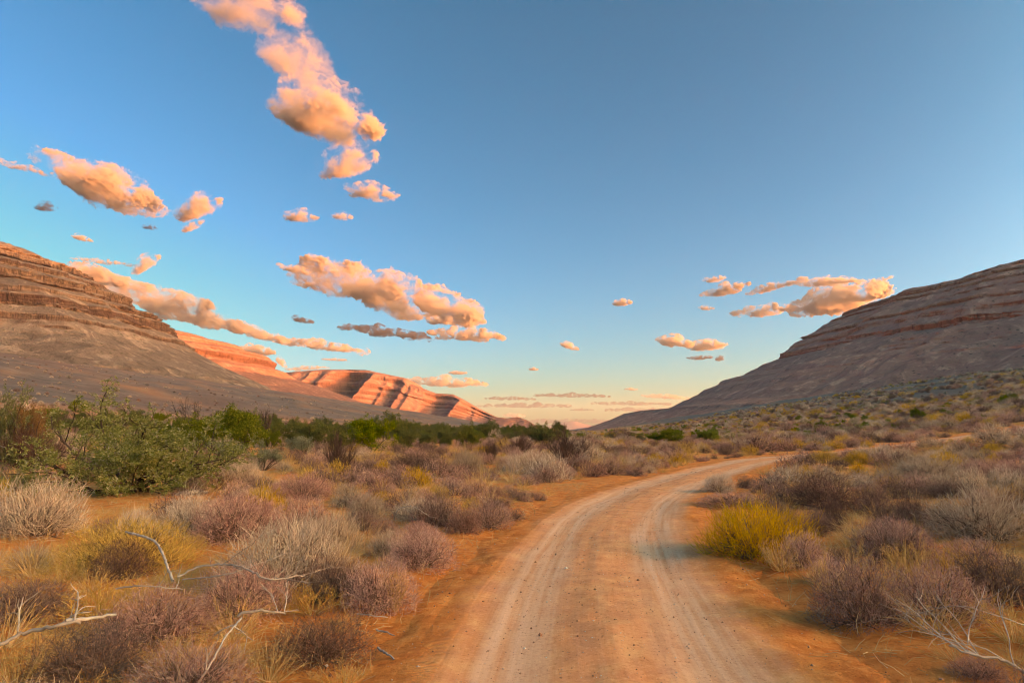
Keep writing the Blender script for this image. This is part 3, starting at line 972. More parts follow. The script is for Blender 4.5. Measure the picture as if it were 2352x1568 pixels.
def hash_str(s_):
    h = 7
    for ch in s_:
        h = (h * 31 + ord(ch)) & 0xffffff
    return h


WHOLE = {}


def proto_whole(kind, var, lod):
    """the same plant as one mesh, for those too small in the picture to show parts"""
    key = (kind, var, lod)
    if key not in WHOLE:
        sd = abs(hash_str(kind)) % 9973 + var * 131
        parts = tree_parts(kind, sd) if kind in ('acacia', 'green', 'olive', 'silver', 'russet', 'baretree') else bush_parts(kind, sd, lod)
        parts = normalise(parts)
        V, F, T = join([p[1] for p in parts])
        me_ = mesh_np('%s_plant' % kind, V, F, False, {'tint': T})
        mi = np.concatenate([np.full(len(p[1][1]), i) for i, p in enumerate(parts)]).astype(np.int32)
        for p in parts:
            me_.materials.append(MV[p[2]])
        me_.polygons.foreach_set('material_index', mi)
        WHOLE[key] = me_
    return WHOLE[key]


def tag(o, label, category, group=None):
    o['label'] = label
    o['category'] = category
    if group:
        o['group'] = group
    return o


def plant(name, kind, var, lod, loc, scale, rz, label, category, group=None, tilt=0.0, split=True):
    if split:
        o = bpy.data.objects.new(name, None)
        o.empty_display_size = 0.2
        COL.objects.link(o)
        for pn, me_ in proto_parts(kind, var, lod):
            p_o = obj(pn, me_, None, o)
            if pn in FINE:
                p_o['kind'] = 'stuff'
    else:
        o = bpy.data.objects.new(name, proto_whole(kind, var, lod))
        COL.objects.link(o)
    o.location = loc
    o.scale = scale
    o.rotation_euler = (tilt, 0, rz)
    return tag(o, label, category, group)


FINE = ('twigs', 'flowering_twigs', 'blades', 'seed_heads', 'leaves', 'thorns')
HEROES = []       # (x, y, radius) already taken


def solve_ground(px, py):
    z_ = 0.0
    for _ in range(6):
        X, Y = on_ground(px, py, z_)
        Y = min(Y, 400)
        z_ = float(gz(X, Y)[0])
    return X, Y, z_


def hero(name, kind, box, label, category, var=0, group=None, depth=0.42, rz=None, lod=0, ymax=None):
    """a plant whose outline in the photograph is box = (x0, x1, y0, y1); its foot is on the ground there"""
    x0, x1, y0, y1 = box
    cx = (x0 + x1) / 2
    X, Y, Z = solve_ground(cx, y1)
    w = (x1 - x0) / FPX * Y
    Yc = Y + w * depth
    w = (x1 - x0) / FPX * Yc
    Xc = X * Yc / Y
    Zg = float(gz(Xc, Yc)[0])
    h = max(0.12, at_depth(cx, y0, Yc)[2] - Zg)
    HEROES.append((Xc, Yc, w * 0.5))
    rz = (hash_str(label) % 628) / 100 if rz is None else rz
    return plant(name, kind, var, lod, (Xc, Yc, Zg - 0.015), (w * 1.06, w * 1.0, h * 1.03), rz, label, category, group)

# ----------------------------------------------------------------------------- trees and tall shrubs
hero('acacia_tree', 'acacia', (70, 515, 905, 1140), 'wide spreading green thorn tree with pale thorns at the left', 'tree', depth=0.22, rz=0.4)
hero('thorn_tree', 'acacia', (-80, 105, 896, 1082), 'olive thorn tree cut by the left edge of the picture', 'tree', 1, depth=0.25)
hero('russet_tree', 'russet', (15, 95, 935, 1080), 'thin russet-leaved tree beside the thorn tree at the left edge', 'tree')
hero('bare_shrub', 'bare', (-10, 150, 965, 1085), 'dark leafless thicket between the left-edge trees and the big thorn tree', 'shrub', 2)
hero('bare_shrub', 'bare', (60, 150, 985, 1075), 'smaller bare grey shrub against the left side of the big thorn tree', 'shrub', 1)
hero('green_tree', 'green', (418, 594, 938, 1046), 'dense round bright green tree, largest in the tree line', 'tree')
hero('green_tree', 'green', (800, 908, 962, 1040), 'bright green tree right of the dark olive trees, before the far mesa', 'tree', 1)
hero('olive_tree', 'olive', (645, 748, 970, 1036), 'dark olive tree between the two bright green trees', 'tree')
hero('olive_tree', 'olive', (745, 822, 978, 1040), 'olive tree just left of the second bright green tree', 'tree', 1)
hero('olive_tree', 'olive', (905, 962, 988, 1032), 'low olive tree right beside the second bright green tree', 'tree', 2)
hero('olive_tree', 'olive', (955, 1015, 992, 1030), 'second low olive tree of the tree line towards the valley', 'tree', 0)
hero('green_tree', 'green', (592, 640, 990, 1040), 'small green tree at the right foot of the round tree', 'tree', 2)
hero('green_tree', 'green', (375, 440, 960, 1042), 'narrow green tree tucked behind the left of the round tree', 'tree', 1)
hero('green_shrub', 'olive', (1038, 1108, 978, 1030), 'rounded green shrub with upright sprays in the middle distance', 'shrub', 1)
hero('green_shrub', 'olive', (1002, 1044, 988, 1028), 'small olive shrub left of the rounded green shrub', 'shrub', 2)
hero('green_shrub', 'olive', (1215, 1290, 978, 1026), 'olive shrub rising behind the dark bare shrubs near the valley mouth', 'shrub', 0)
hero('green_shrub', 'green', (1485, 1572, 984, 1020), 'green shrub right of the valley mouth, broadest of its row', 'shrub', 0)
hero('green_shrub', 'green', (1596, 1652, 989, 1019), 'bright green shrub at the right end of the row beyond the road', 'shrub', 2)
hero('green_shrub', 'green', (1392, 1432, 992, 1012), 'small green shrub at the left end of the row beyond the road', 'shrub', 1)
hero('green_shrub', 'olive', (1436, 1490, 994, 1014), 'low olive shrub between the green shrubs beyond the road', 'shrub', 2)
hero('silver_shrub', 'silver', (560, 645, 1012, 1084), 'pale grey-green sapling standing right of the big thorn tree', 'shrub', 0)
hero('silver_shrub', 'silver', (655, 745, 1002, 1052), 'silvery lacy shrub in front of the dark olive tree', 'shrub', 1)
hero('silver_shrub', 'silver', (470, 560, 1010, 1062), 'silvery shrub below the round green tree', 'shrub', 2)
hero('low_green_bush', 'acacia', (-40, 75, 1078, 1134), 'low green thorn bush at the left edge below the trees', 'bush', 2)
hero('bare_tree', 'baretree', (395, 470, 914, 1030), 'bare tree whose branches show behind the thorn tree', 'tree', 0)
hero('bare_tree', 'baretree', (575, 655, 935, 1030), 'bare grey tree behind the right of the round green tree', 'tree', 1)
hero('bare_shrub', 'bare', (730, 820, 990, 1094), 'tall dark leafless shrub standing alone in front of the green trees', 'shrub', 0)
hero('bare_shrub', 'bare', (1103, 1148, 1008, 1064), 'slim bare brown shrub in the middle of the scrub', 'shrub', 1)
hero('bare_shrub', 'bare', (1148, 1232, 996, 1050), 'broad bare brown shrub left of the darkest one', 'shrub', 2)
hero('bare_shrub', 'bare', (1240, 1362, 984, 1068), 'largest dark bare shrub, on the left of the road bend', 'shrub', 0)

# ----------------------------------------------------------------------------- bushes one can pick out
H = [
    ('yellow_bush', 'yellow', (150, 440, 1192, 1325), 'large yellow flowering bush behind the curved white branch', 0),
    ('mauve_bush', 'dark', (205, 345, 1238, 1340), 'dark plum twiggy bush growing in front of the left yellow bush', 3),
    ('mauve_bush', 'mauve', (618, 768, 1086, 1152), 'wide pinkish-mauve bush in the clearing left of the road', 1),
    ('mauve_bush', 'mauve', (885, 1050, 1205, 1314), 'rounded reddish mauve bush at the left verge of the road', 0),
    ('mauve_bush', 'mauve', (948, 1062, 1128, 1216), 'mauve bush behind the reddish one at the left verge', 2),
    ('mauve_bush', 'mauve', (1022, 1108, 1164, 1228), 'mauve bush closest to the left verge where the road starts to bend', 1),
    ('dark_bush', 'dark', (1103, 1165, 1138, 1172), 'small dark plum cushion bush beside the left road edge', 1),
    ('mauve_bush', 'mauve', (790, 952, 1278, 1414), 'brownish mauve bush with golden stalks at the near left verge', 3),
    ('mauve_bush', 'dark', (680, 850, 1275, 1392), 'dark brown bush left of the one with golden stalks', 0),
    ('dark_bush', 'dark', (628, 850, 1405, 1545), 'dark grey tangled bush at the bottom left road verge', 2),
    ('mauve_bush', 'mauve', (225, 480, 1345, 1505), 'big pale mauve bush in the left foreground above the dark hollow', 2),
    ('mauve_bush', 'mauve', (440, 665, 1290, 1445), 'broad mauve bush under the tangle of bleached branches', 0),
    ('mauve_bush', 'mauve', (-40, 155, 1325, 1450), 'pinkish mauve bush at the left edge above the grey log', 1),
    ('mauve_bush', 'mauve', (300, 570, 1480, 1640), 'pink-tinged mauve bush at the bottom edge left of the road', 3),
    ('dark_bush', 'dark', (60, 330, 1425, 1600), 'dark shaded bush below the grey log at bottom left', 3),
    ('grey_bush', 'grey', (-30, 195, 1100, 1245), 'pale grey-brown wiry bush at the left edge before the thorn tree', 0),
    ('grey_bush', 'grey', (368, 510, 1128, 1235), 'brown-grey wiry bush right of the sandy clearing', 1),
    ('grey_bush', 'mauve', (430, 660, 1140, 1256), 'wide brown-mauve bush behind the bleached tangle', 1),
    ('round_bush', 'dark', (898, 1032, 1028, 1087), 'round dark grey-brown bush in the middle of the plain', 1),
    ('grey_bush', 'grey', (1150, 1278, 1036, 1094), 'rounded grey bush in front of the bare brown shrubs', 2),
    ('grey_bush', 'grey', (1032, 1112, 1032, 1086), 'grey bush right of the round dark bush', 0),
    ('grey_bush', 'grey', (905, 1010, 1140, 1200), 'straw-grey wiry bush by the arched white twigs', 1),
    ('grey_bush', 'grey', (790, 890, 1130, 1200), 'grey-brown wiry bush behind the dead stump', 2),
    ('grey_bush', 'grey', (500, 600, 1050, 1112), 'grey brush right below the thorn tree limb', 0),
    ('grey_bush', 'dark', (395, 480, 1095, 1140), 'low dark brush in the shade under the thorn tree limb', 1),
    ('round_bush', 'dark', (1804, 1984, 1082, 1174), 'big round dark brown bush right of the road', 2),
    ('yellow_bush', 'yellow', (1616, 1864, 1156, 1292), 'large olive-yellow bush at the right verge of the road', 1),
    ('mauve_bush', 'dark', (1835, 1912, 1166, 1234), 'dark mauve bush touching the right side of the yellow one', 0),
    ('mauve_bush', 'mauve', (1790, 1898, 1222, 1312), 'mauve bush in front of the right yellow bush', 1),
    ('golden_bush', 'golden', (1735, 1858, 1232, 1322), 'straw-coloured skeleton bush at the foot of the right yellow bush', 0),
    ('mauve_bush', 'mauve', (1880, 2085, 1278, 1455), 'big mauve twiggy bush nearest the road on the right', 2),
    ('mauve_bush', 'mauve', (1955, 2155, 1192, 1305), 'purple-grey bush behind the big mauve one on the right', 3),
    ('grey_bush', 'grey', (2140, 2380, 1115, 1255), 'large pale silvery wiry bush near the right edge', 1),
    ('mauve_bush', 'mauve', (2060, 2265, 1295, 1445), 'mauve bush mixed with straw right of the big mauve one', 0),
    ('dark_bush', 'dark', (2195, 2380, 1250, 1400), 'dark bush at the right edge with straw stalks before it', 3),
    ('dark_bush', 'dark', (1690, 1734, 1090, 1122), 'little round dark bush right of the road bend', 2),
    ('grey_bush', 'grey', (1614, 1692, 1088, 1132), 'brown-grey wiry bush inside the road bend', 2),
    ('mauve_bush', 'dark', (2095, 2250, 1098, 1150), 'dark mauve bush between the round one and the silvery one', 1),
    ('yellow_bush', 'yellow', (1940, 2002, 1034, 1068), 'small yellow bush, right one of the pair past the bend', 2),
    ('yellow_bush', 'yellow', (1856, 1928, 1032, 1064), 'small yellow bush, left one of the pair past the bend', 0),
    ('straw_bush', 'straw', (1732, 1784, 1054, 1090), 'pale straw tuft on the inner edge where the road vanishes', 0),
    ('grey_bush', 'grey', (2060, 2205, 1048, 1104), 'pale curved-twig bush in the right scrub beyond the dark mauve one', 0),
    ('mauve_bush', 'mauve', (2210, 2330, 1052, 1100), 'mauve bush far right in the mid-distance scrub', 2),
    ('mauve_bush', 'mauve', (1600, 1750, 1128, 1168), 'low spreading mauve bush behind the right yellow bush', 3),
    ('golden_bush', 'golden', (880, 940, 1290, 1408), 'golden branching stalk at the right side of the brownish mauve bush', 1),
    ('golden_bush', 'golden', (2140, 2300, 1240, 1370), 'golden forked stalks over the dark bush at the right edge', 2),
    ('golden_bush', 'golden', (2030, 2160, 1225, 1350), 'thin golden stalks among the mauve bushes on the right', 1),
    ('golden_bush', 'golden', (640, 790, 1330, 1430), 'golden seeding stalks in the dark hollow near the left verge', 0),
    ('golden_bush', 'golden', (330, 470, 1440, 1560), 'golden stalks over the dark hollow at the bottom left', 2),
    ('golden_bush', 'golden', (720, 850, 1500, 1600), 'golden seed-headed stalks at the bottom by the road verge', 1),
    ('straw_tuft', 'straw', (-30, 175, 1225, 1340), 'pale straw grass clump left of the yellow bush', 0),
    ('straw_tuft', 'straw', (540, 700, 1430, 1590), 'tall golden grass clump at the bottom left of the road', 1),
    ('straw_tuft', 'straw', (-60, 130, 1440, 1620), 'coarse straw clump in the bottom left corner', 2),
    ('straw_tuft', 'straw', (150, 260, 1280, 1370), 'straw grass clump at the left foot of the plum bush', 1),
    ('straw_tuft', 'straw', (2180, 2330, 1330, 1450), 'pale straw clump at the right edge above the grey dead branch', 0),
    ('straw_tuft', 'straw', (1880, 1960, 1300, 1390), 'thin straw tuft at the road side of the big mauve bush', 2),
    ('straw_tuft', 'straw', (1180, 1230, 1085, 1130), 'upright straw tuft on the left verge at the bend', 1),
    ('straw_tuft', 'straw', (1500, 1545, 1060, 1085), 'straw tuft on the outer verge past the bend', 0),
    ('straw_tuft', 'straw', (470, 590, 1240, 1330), 'straw grass behind the bleached tangle, above the red sand', 2),
]
for name, kind, box, label, var in H:
    hero(name, kind, box, label, 'grass tuft' if 'straw' in name else 'bush', var)
for i, (cx_, w_, y_) in enumerate(((1752, 40, 1026), (1790, 46, 1028), (1832, 50, 1030), (1874, 52, 1031), (1915, 46, 1030))):
    hero('yellow_bush', 'yellow', (cx_ - w_ / 2, cx_ + w_ / 2, y_ - 20, y_), 'yellow bush in the golden row on the far side of the road', 'bush', i % 3, 'golden row of bushes beyond the road', lod=1)


ANCHOR_OF = {
    'large yellow flowering bush behind the curved white branch': 'left yellow bush',
    'wide pinkish-mauve bush in the clearing left of the road': 'pinkish bush in the clearing',
    'rounded reddish mauve bush at the left verge of the road': 'reddish bush at the left verge',
    'small dark plum cushion bush beside the left road edge': 'dark plum cushion by the road',
    'brownish mauve bush with golden stalks at the near left verge': 'brownish bush with golden stalks',
    'dark grey tangled bush at the bottom left road verge': 'dark tangled bush by the verge',
    'big pale mauve bush in the left foreground above the dark hollow': 'big pale mauve bush',
    'pale grey-brown wiry bush at the left edge before the thorn tree': 'wiry bush at the left edge',
    'wide spreading green thorn tree with pale thorns at the left': 'big thorn tree',
    'wide brown-mauve bush behind the bleached tangle': 'wide brown-mauve bush',
    'big round dark brown bush right of the road': 'big round dark bush',
    'large olive-yellow bush at the right verge of the road': 'right yellow bush',
    'big mauve twiggy bush nearest the road on the right': 'big mauve bush on the right',
    'large pale silvery wiry bush near the right edge': 'silvery bush near the right edge',
    'dark bush at the right edge with straw stalks before it': 'dark bush at the right edge',
    'little round dark bush right of the road bend': 'little round bush inside the bend',
    'straw-grey wiry bush by the arched white twigs': 'arched white twigs',
    'coarse straw clump in the bottom left corner': 'straw clump in the bottom left corner',
    'tall golden grass clump at the bottom left of the road': 'tall golden grass clump',
    'straw-coloured skeleton bush at the foot of the right yellow bush': 'straw skeleton bush',
    'grey-brown wiry bush behind the dead stump': 'forked dead stump',
    'purple-grey bush behind the big mauve one on the right': 'purple-grey bush',
    'mauve bush mixed with straw right of the big mauve one': 'straw-mixed mauve bush',
    'mauve bush closest to the left verge where the road starts to bend': 'mauve bush where the bend starts',
}

# ----------------------------------------------------------------------------- dead wood
def limb(name, pts, r0, r1, label, category, seed, twigs=0, tl=0.4, group=None):
    """a bleached branch through traced points (x, y, height above the ground), with side twigs"""
    rng = np.random.default_rng(seed)
    W = []
    for px, py, hh in pts:
        z0 = float(gz(*on_ground(px, py, hh))[0])
        X, Y = on_ground(px, py, hh + z0)
        W.append((X, Y, hh + z0))
    W = np.array(W)
    base = W.mean(0)
    base[2] = W[:, 2].min()
    L = catmull(W - base, 0.03)
    L = L + rng.normal(0, r0 * 0.25, L.shape)
    root = bpy.data.objects.new(name, None)
    root.empty_display_size = 0.1
    COL.objects.link(root)
    root.location = base
    tag(root, label, category, group)
    r0, r1 = r0 * 0.72, r1 * 0.68
    V, F, T = tube(L[None], r0, r1, 7, rng, 0.3, 0.9)
    obj('limb', mesh_np('limb', V, F, True, {'tint': T}), M_DEAD, root)
    if twigs:
        P = L[None]
        s1 = children(P, twigs, 0.15, 1.0, 0.55, 0.25, tl, 7, 0.16, -0.02, rng)
        s2 = children(s1, 4, 0.25, 1.0, 0.5, 0.12, tl * 0.45, 5, 0.2, -0.02, rng)
        s1[..., 2] = np.maximum(s1[..., 2], 0.01)
        s2[..., 2] = np.maximum(s2[..., 2], 0.01)
        V, F, T = join([tube(s1, r1 * 0.75, r1 * 0.3, 5, rng, 0.2, 1.0), tube(s2, r1 * 0.4, r1 * 0.18, 4, rng, 0.2, 1.0)])
        obj('side_twigs', mesh_np('side_twigs', V, F, True, {'tint': T}), M_DEAD, root, kind='stuff')
    return root


limb('dead_branch', [(288, 1221, 0.66), (325, 1230, 0.68), (355, 1242, 0.66), (372, 1268, 0.62), (383, 1295, 0.55), (396, 1332, 0.45)], 0.014, 0.017, 'curved white dead branch arching over the left yellow bush', 'branch', 1)
limb('fallen_log', [(-60, 1500, 0.30), (0, 1480, 0.34), (60, 1452, 0.38), (130, 1438, 0.42), (185, 1428, 0.42)], 0.020, 0.016, 'long grey fallen log at the left edge, foreground', 'log', 2, 3, 0.3)
limb('fallen_log', [(150, 1424, 0.44), (200, 1419, 0.44), (268, 1412, 0.42)], 0.020, 0.013, 'short dark-ended log lying behind the long grey one', 'log', 3)
limb('dead_branch', [(408, 1325, 0.46), (460, 1300, 0.54), (530, 1296, 0.56), (575, 1310, 0.54), (620, 1330, 0.50), (700, 1320, 0.46)], 0.014, 0.008, 'tangle of bleached grey branches on the mauve bush, left foreground', 'branch', 4, 11, 0.5)
limb('dead_branch', [(420, 1330, 0.44), (520, 1318, 0.50), (600, 1292, 0.54), (660, 1268, 0.56)], 0.009, 0.004, 'thin grey branch crossing the bleached tangle', 'branch', 5, 8, 0.35)
limb('dead_branch', [(545, 1412, 0.42), (590, 1402, 0.44), (655, 1408, 0.38)], 0.016, 0.010, 'grey bough lying between the mauve bushes, left foreground', 'branch', 6, 3, 0.25)
limb('dead_branch', [(440, 1590, 0.05), (480, 1530, 0.20), (520, 1460, 0.30), (555, 1418, 0.34)], 0.009, 0.011, 'pale slanting branch rising from the bottom edge, left', 'branch', 7, 3, 0.25)
limb('dead_branch', [(268, 1350, 0.50), (330, 1345, 0.52), (420, 1352, 0.48)], 0.009, 0.006, 'thin white stick on top of the big pale mauve bush', 'branch', 8, 2, 0.2)
limb('dead_branch', [(2360, 1545, 0.10), (2300, 1515, 0.18), (2225, 1500, 0.22), (2180, 1480, 0.26)], 0.016, 0.009, 'dark grey dead branch in the bottom right corner', 'branch', 9, 9, 0.5)
limb('dead_branch', [(2370, 1440, 0.20), (2280, 1410, 0.34), (2200, 1390, 0.38), (2110, 1408, 0.20)], 0.006, 0.003, 'thin thorny dead branch above the grey one at bottom right', 'branch', 10, 8, 0.4)
limb('dead_stump', [(712, 1236, 0.0), (714, 1205, 0.16), (722, 1180, 0.30), (718, 1162, 0.42)], 0.028, 0.014, 'forked grey stump sticking up in the left scrub', 'stump', 11, 7, 0.32)
limb('dead_branch', [(626, 1180, 0.2), (650, 1196, 0.22), (690, 1212, 0.15), (712, 1222, 0.1)], 0.008, 0.004, 'spray of thin white twigs left of the forked stump', 'branch', 12, 8, 0.35)
limb('dead_branch', [(905, 1192, 0.05), (915, 1170, 0.30), (945, 1162, 0.40), (975, 1178, 0.28), (990, 1192, 0.1)], 0.010, 0.005, 'arched white twigs standing over grey grass near the left verge', 'branch', 13, 9, 0.35)
limb('dead_branch', [(1035, 1072, 0.02), (1060, 1066, 0.18), (1085, 1056, 0.30), (1110, 1058, 0.25)], 0.03, 0.016, 'fallen dark branch right of the round dark bush', 'branch', 14, 6, 0.7)
limb('dead_branch', [(1290, 1078, 0.02), (1310, 1068, 0.25), (1335, 1052, 0.55), (1345, 1040, 0.8)], 0.03, 0.014, 'upturned white dead branch before the largest bare shrub', 'branch', 15, 10, 0.8)
limb('dead_branch', [(1170, 1092, 0.02), (1195, 1078, 0.25), (1240, 1084, 0.15)], 0.016, 0.008, 'grey broken branch at the foot of the rounded grey bush', 'branch', 16, 8, 0.5)
limb('dead_branch', [(1430, 1062, 0.02), (1460, 1056, 0.3), (1490, 1062, 0.15)], 0.022, 0.012, 'dark heap of dead branches on the left beyond the bend', 'branch', 17, 14, 0.8)
limb('dead_branch', [(1005, 1120, 0.02), (1030, 1112, 0.18), (1060, 1120, 0.08)], 0.014, 0.008, 'small pale branch lying in the grass left of the bend', 'branch', 18, 6, 0.4)
limb('stick', [(865, 1446, 0.02), (890, 1452, 0.02), (905, 1458, 0.015)], 0.012, 0.007, 'short grey stick on the red verge, nearer the bushes', 'stick', 19)
limb('stick', [(868, 1488, 0.02), (890, 1500, 0.025), (906, 1512, 0.015)], 0.014, 0.009, 'dark driftwood-like stick lying nearest the road on the red verge', 'stick', 20)
limb('stick', [(820, 1408, 0.02), (860, 1414, 0.03), (890, 1416, 0.02)], 0.010, 0.006, 'thin stick poking out from the brownish mauve bush', 'stick', 21)
limb('fallen_log', [(405, 1133, 0.05), (440, 1130, 0.08), (475, 1128, 0.05)], 0.05, 0.045, 'grey log lying under the thorn tree limb', 'log', 22)
limb('fallen_log', [(560, 1122, 0.05), (590, 1114, 0.1), (640, 1112, 0.08)], 0.06, 0.04, 'pale weathered log right of the sandy clearing', 'log', 23, 2, 0.3)


# ----------------------------------------------------------------------------- scrub: single bushes, then the mass
rng = np.random.default_rng(11)
KINDS = ['mauve', 'grey', 'dark', 'yellow', 'straw', 'golden', 'lime']
cand = []
for (y0, y1, n) in ((2.2, 9, 1500), (9, 20, 2800), (20, 42, 4600), (42, 90, 6500)):
    Y = np.sqrt(rng.uniform(y0 ** 2, y1 ** 2, n))
    X = rng.uniform(-1, 1, n) * (Y * 0.82 + 2.5)
    cand.append(np.stack([X, Y], 1))
cand = np.vstack(cand)
r_ = np.hypot(cand[:, 0], cand[:, 1])
cand = cand[np.argsort(r_)]
rdist = road_dist(cand[:, 0], cand[:, 1])
verge = 2.15 + 0.5 * noise(cand[:, 0] * 0.35, cand[:, 1] * 0.35, 0, 81) + np.where(rdist > 0, 0.25, 0.0)
clear = fbm(cand[:, 0] / 5.5, cand[:, 1] / 5.5, 0, 2, 83)
ok = (np.abs(rdist) > verge) & (clear > np.where(cand[:, 1] < 9, -0.42, -0.26))
cand, rdist = cand[ok], rdist[ok]
sel, grid = [], {}
hz_ = np.array(HEROES)
patch = noise(cand[:, 0] / 9, cand[:, 1] / 9, 0, 91) + 0.35 * noise(cand[:, 0] / 2.2, cand[:, 1] / 2.2, 0, 92)
for (X, Y), rdv, m in zip(cand, rdist, patch):
    near_road = abs(rdv) < 2.9
    q = rng.uniform()
    qs = 0.40 if Y < 10 else 0.27
    if q < qs:
        k = 'straw'
    elif q < qs + 0.06:
        k = 'golden'
    elif q < qs + (0.09 if Y < 30 else 0.12):
        k = 'yellow'
    elif q < qs + 0.14:
        k = 'lime' if Y > 25 and X > 5 else 'straw'
    elif m > 0.16:
        k = 'grey'
    elif m < -0.22:
        k = 'dark'
    else:
        k = 'mauve'
    w = {'mauve': 0.80, 'grey': 0.85, 'dark': 0.75, 'yellow': 0.80, 'straw': 0.70, 'golden': 0.62, 'lime': 0.7}[k] * math.exp(rng.normal(0, 0.30))
    w *= 0.62 if near_road else 1.0
    w = min(w, 0.85) if k in ('straw', 'golden') else w
    w *= 1.0 + 0.25 * (Y > 20) + 0.3 * (Y > 45)
    rad = w * 0.36
    dd = np.hypot(hz_[:, 0] - X, hz_[:, 1] - Y) - hz_[:, 2] * 0.75
    if dd.min() < rad * (0.7 if k in ('straw', 'golden') else 1.0):
        continue
    # keep the ground just in front of a picked-out plant open
    df = np.hypot(hz_[:, 0] * (1 - 1.3 * hz_[:, 2] / hz_[:, 1]) - X, hz_[:, 1] - 1.3 * hz_[:, 2] - Y) - hz_[:, 2] * 0.8
    if (Y > 9 or k in ('mauve', 'grey', 'dark')) and df.min() < rad * 0.6:
        continue
    gx, gy = int(X // 2), int(Y // 2)
    clash = False
    for a in (-1, 0, 1):
        for b in (-1, 0, 1):
            for (x2, y2, r2) in grid.get((gx + a, gy + b), ()):
                if (x2 - X) ** 2 + (y2 - Y) ** 2 < ((r2 + rad) * (0.82 if Y < 8 else 1.0)) ** 2:
                    clash = True
    if clash:
        continue
    grid.setdefault((gx, gy), []).append((X, Y, rad))
    sel.append((k, X, Y, w, rdv))
WORDS = {'mauve': ('mauve_bush', 'mauve-brown twiggy bush', 'bush'), 'grey': ('grey_bush', 'wiry grey-brown bush', 'bush'), 'dark': ('dark_bush', 'dark brown cushion bush', 'bush'),
         'yellow': ('yellow_bush', 'small yellowish bush', 'bush'), 'straw': ('straw_tuft', 'dry straw grass tuft', 'grass tuft'), 'golden': ('golden_bush', 'thin golden-stalked bush', 'bush'), 'lime': ('lime_bush', 'low lime-green bush', 'bush')}
HGT = {'mauve': 0.50, 'grey': 0.54, 'dark': 0.55, 'yellow': 0.56, 'straw': 0.56, 'golden': 0.60, 'lime': 0.5}
ANCHORS = []
for o_ in COL.objects:
    if o_.parent is None and 'label' in o_ and o_['label'] in ANCHOR_OF:
        ANCHORS.append((o_.location.x, o_.location.y, ANCHOR_OF[o_['label']]))
USED = set()


def near_label(words, X, Y, w, fallback):
    """say where a bush stands by the nearest thing one can find"""
    ux, uy = unit(np.array([X, Y]))
    size = 'small ' if w < 0.55 else ('large ' if w > 1.05 else '')
    for (ax, ay, an) in sorted(ANCHORS, key=lambda q: (q[0] - X) ** 2 + (q[1] - Y) ** 2)[:5]:
        dx, dy = X - ax, Y - ay
        if math.hypot(dx, dy) > 5.5:
            break
        along, across = dx * ux + dy * uy, dx * uy - dy * ux
        rel = ('behind' if along > 0 else 'in front of') if abs(along) > abs(across) * 1.3 else ('right of' if across > 0 else 'left of')
        for sz_ in (size, size + ('' if math.hypot(dx, dy) < 1.6 else 'outlying ')):
            lab_ = '%s%s %s the %s' % (sz_, words, rel, an)
            if lab_ not in USED:
                USED.add(lab_)
                return lab_
    return fallback


count = {}
rest = []
sel_z = gz(np.array([q[1] for q in sel]), np.array([q[2] for q in sel]))
for (k, X, Y, w, rdv), z_ in zip(sel, sel_z):
    count[k] = count.get(k, 0) + 1
    z_ = float(z_)
    h = w * HGT[k] * rng.uniform(0.8, 1.2) * (0.85 if Y < 8 else 1.0)
    rz = rng.uniform(0, 6.28)
    if count[k] > 290:
        rest.append((k, X, Y, z_, w, h, rz))
        continue
    nm, words, cat = WORDS[k]
    band = 'near' if Y < 9 else ('mid' if Y < 22 else 'far')
    where = {'near': 'in the foreground scrub', 'mid': 'in the middle scrub', 'far': 'in the distant scrub'}[band]
    side = 'right of the road' if rdv > 0 else 'left of the road'
    lab = '%s %s %s' % (words, where, side)
    if Y < 16:
        lab = near_label(words, X, Y, w, lab)
    plant(nm, k, int(rng.integers(0, 4)), 0 if Y < 13 else 1, (X, Y, z_ - 0.02), (w, w * rng.uniform(0.85, 1.15), h), rz, lab, cat, '%s %s' % (words, 'scattered ' + side), split=Y < 10)


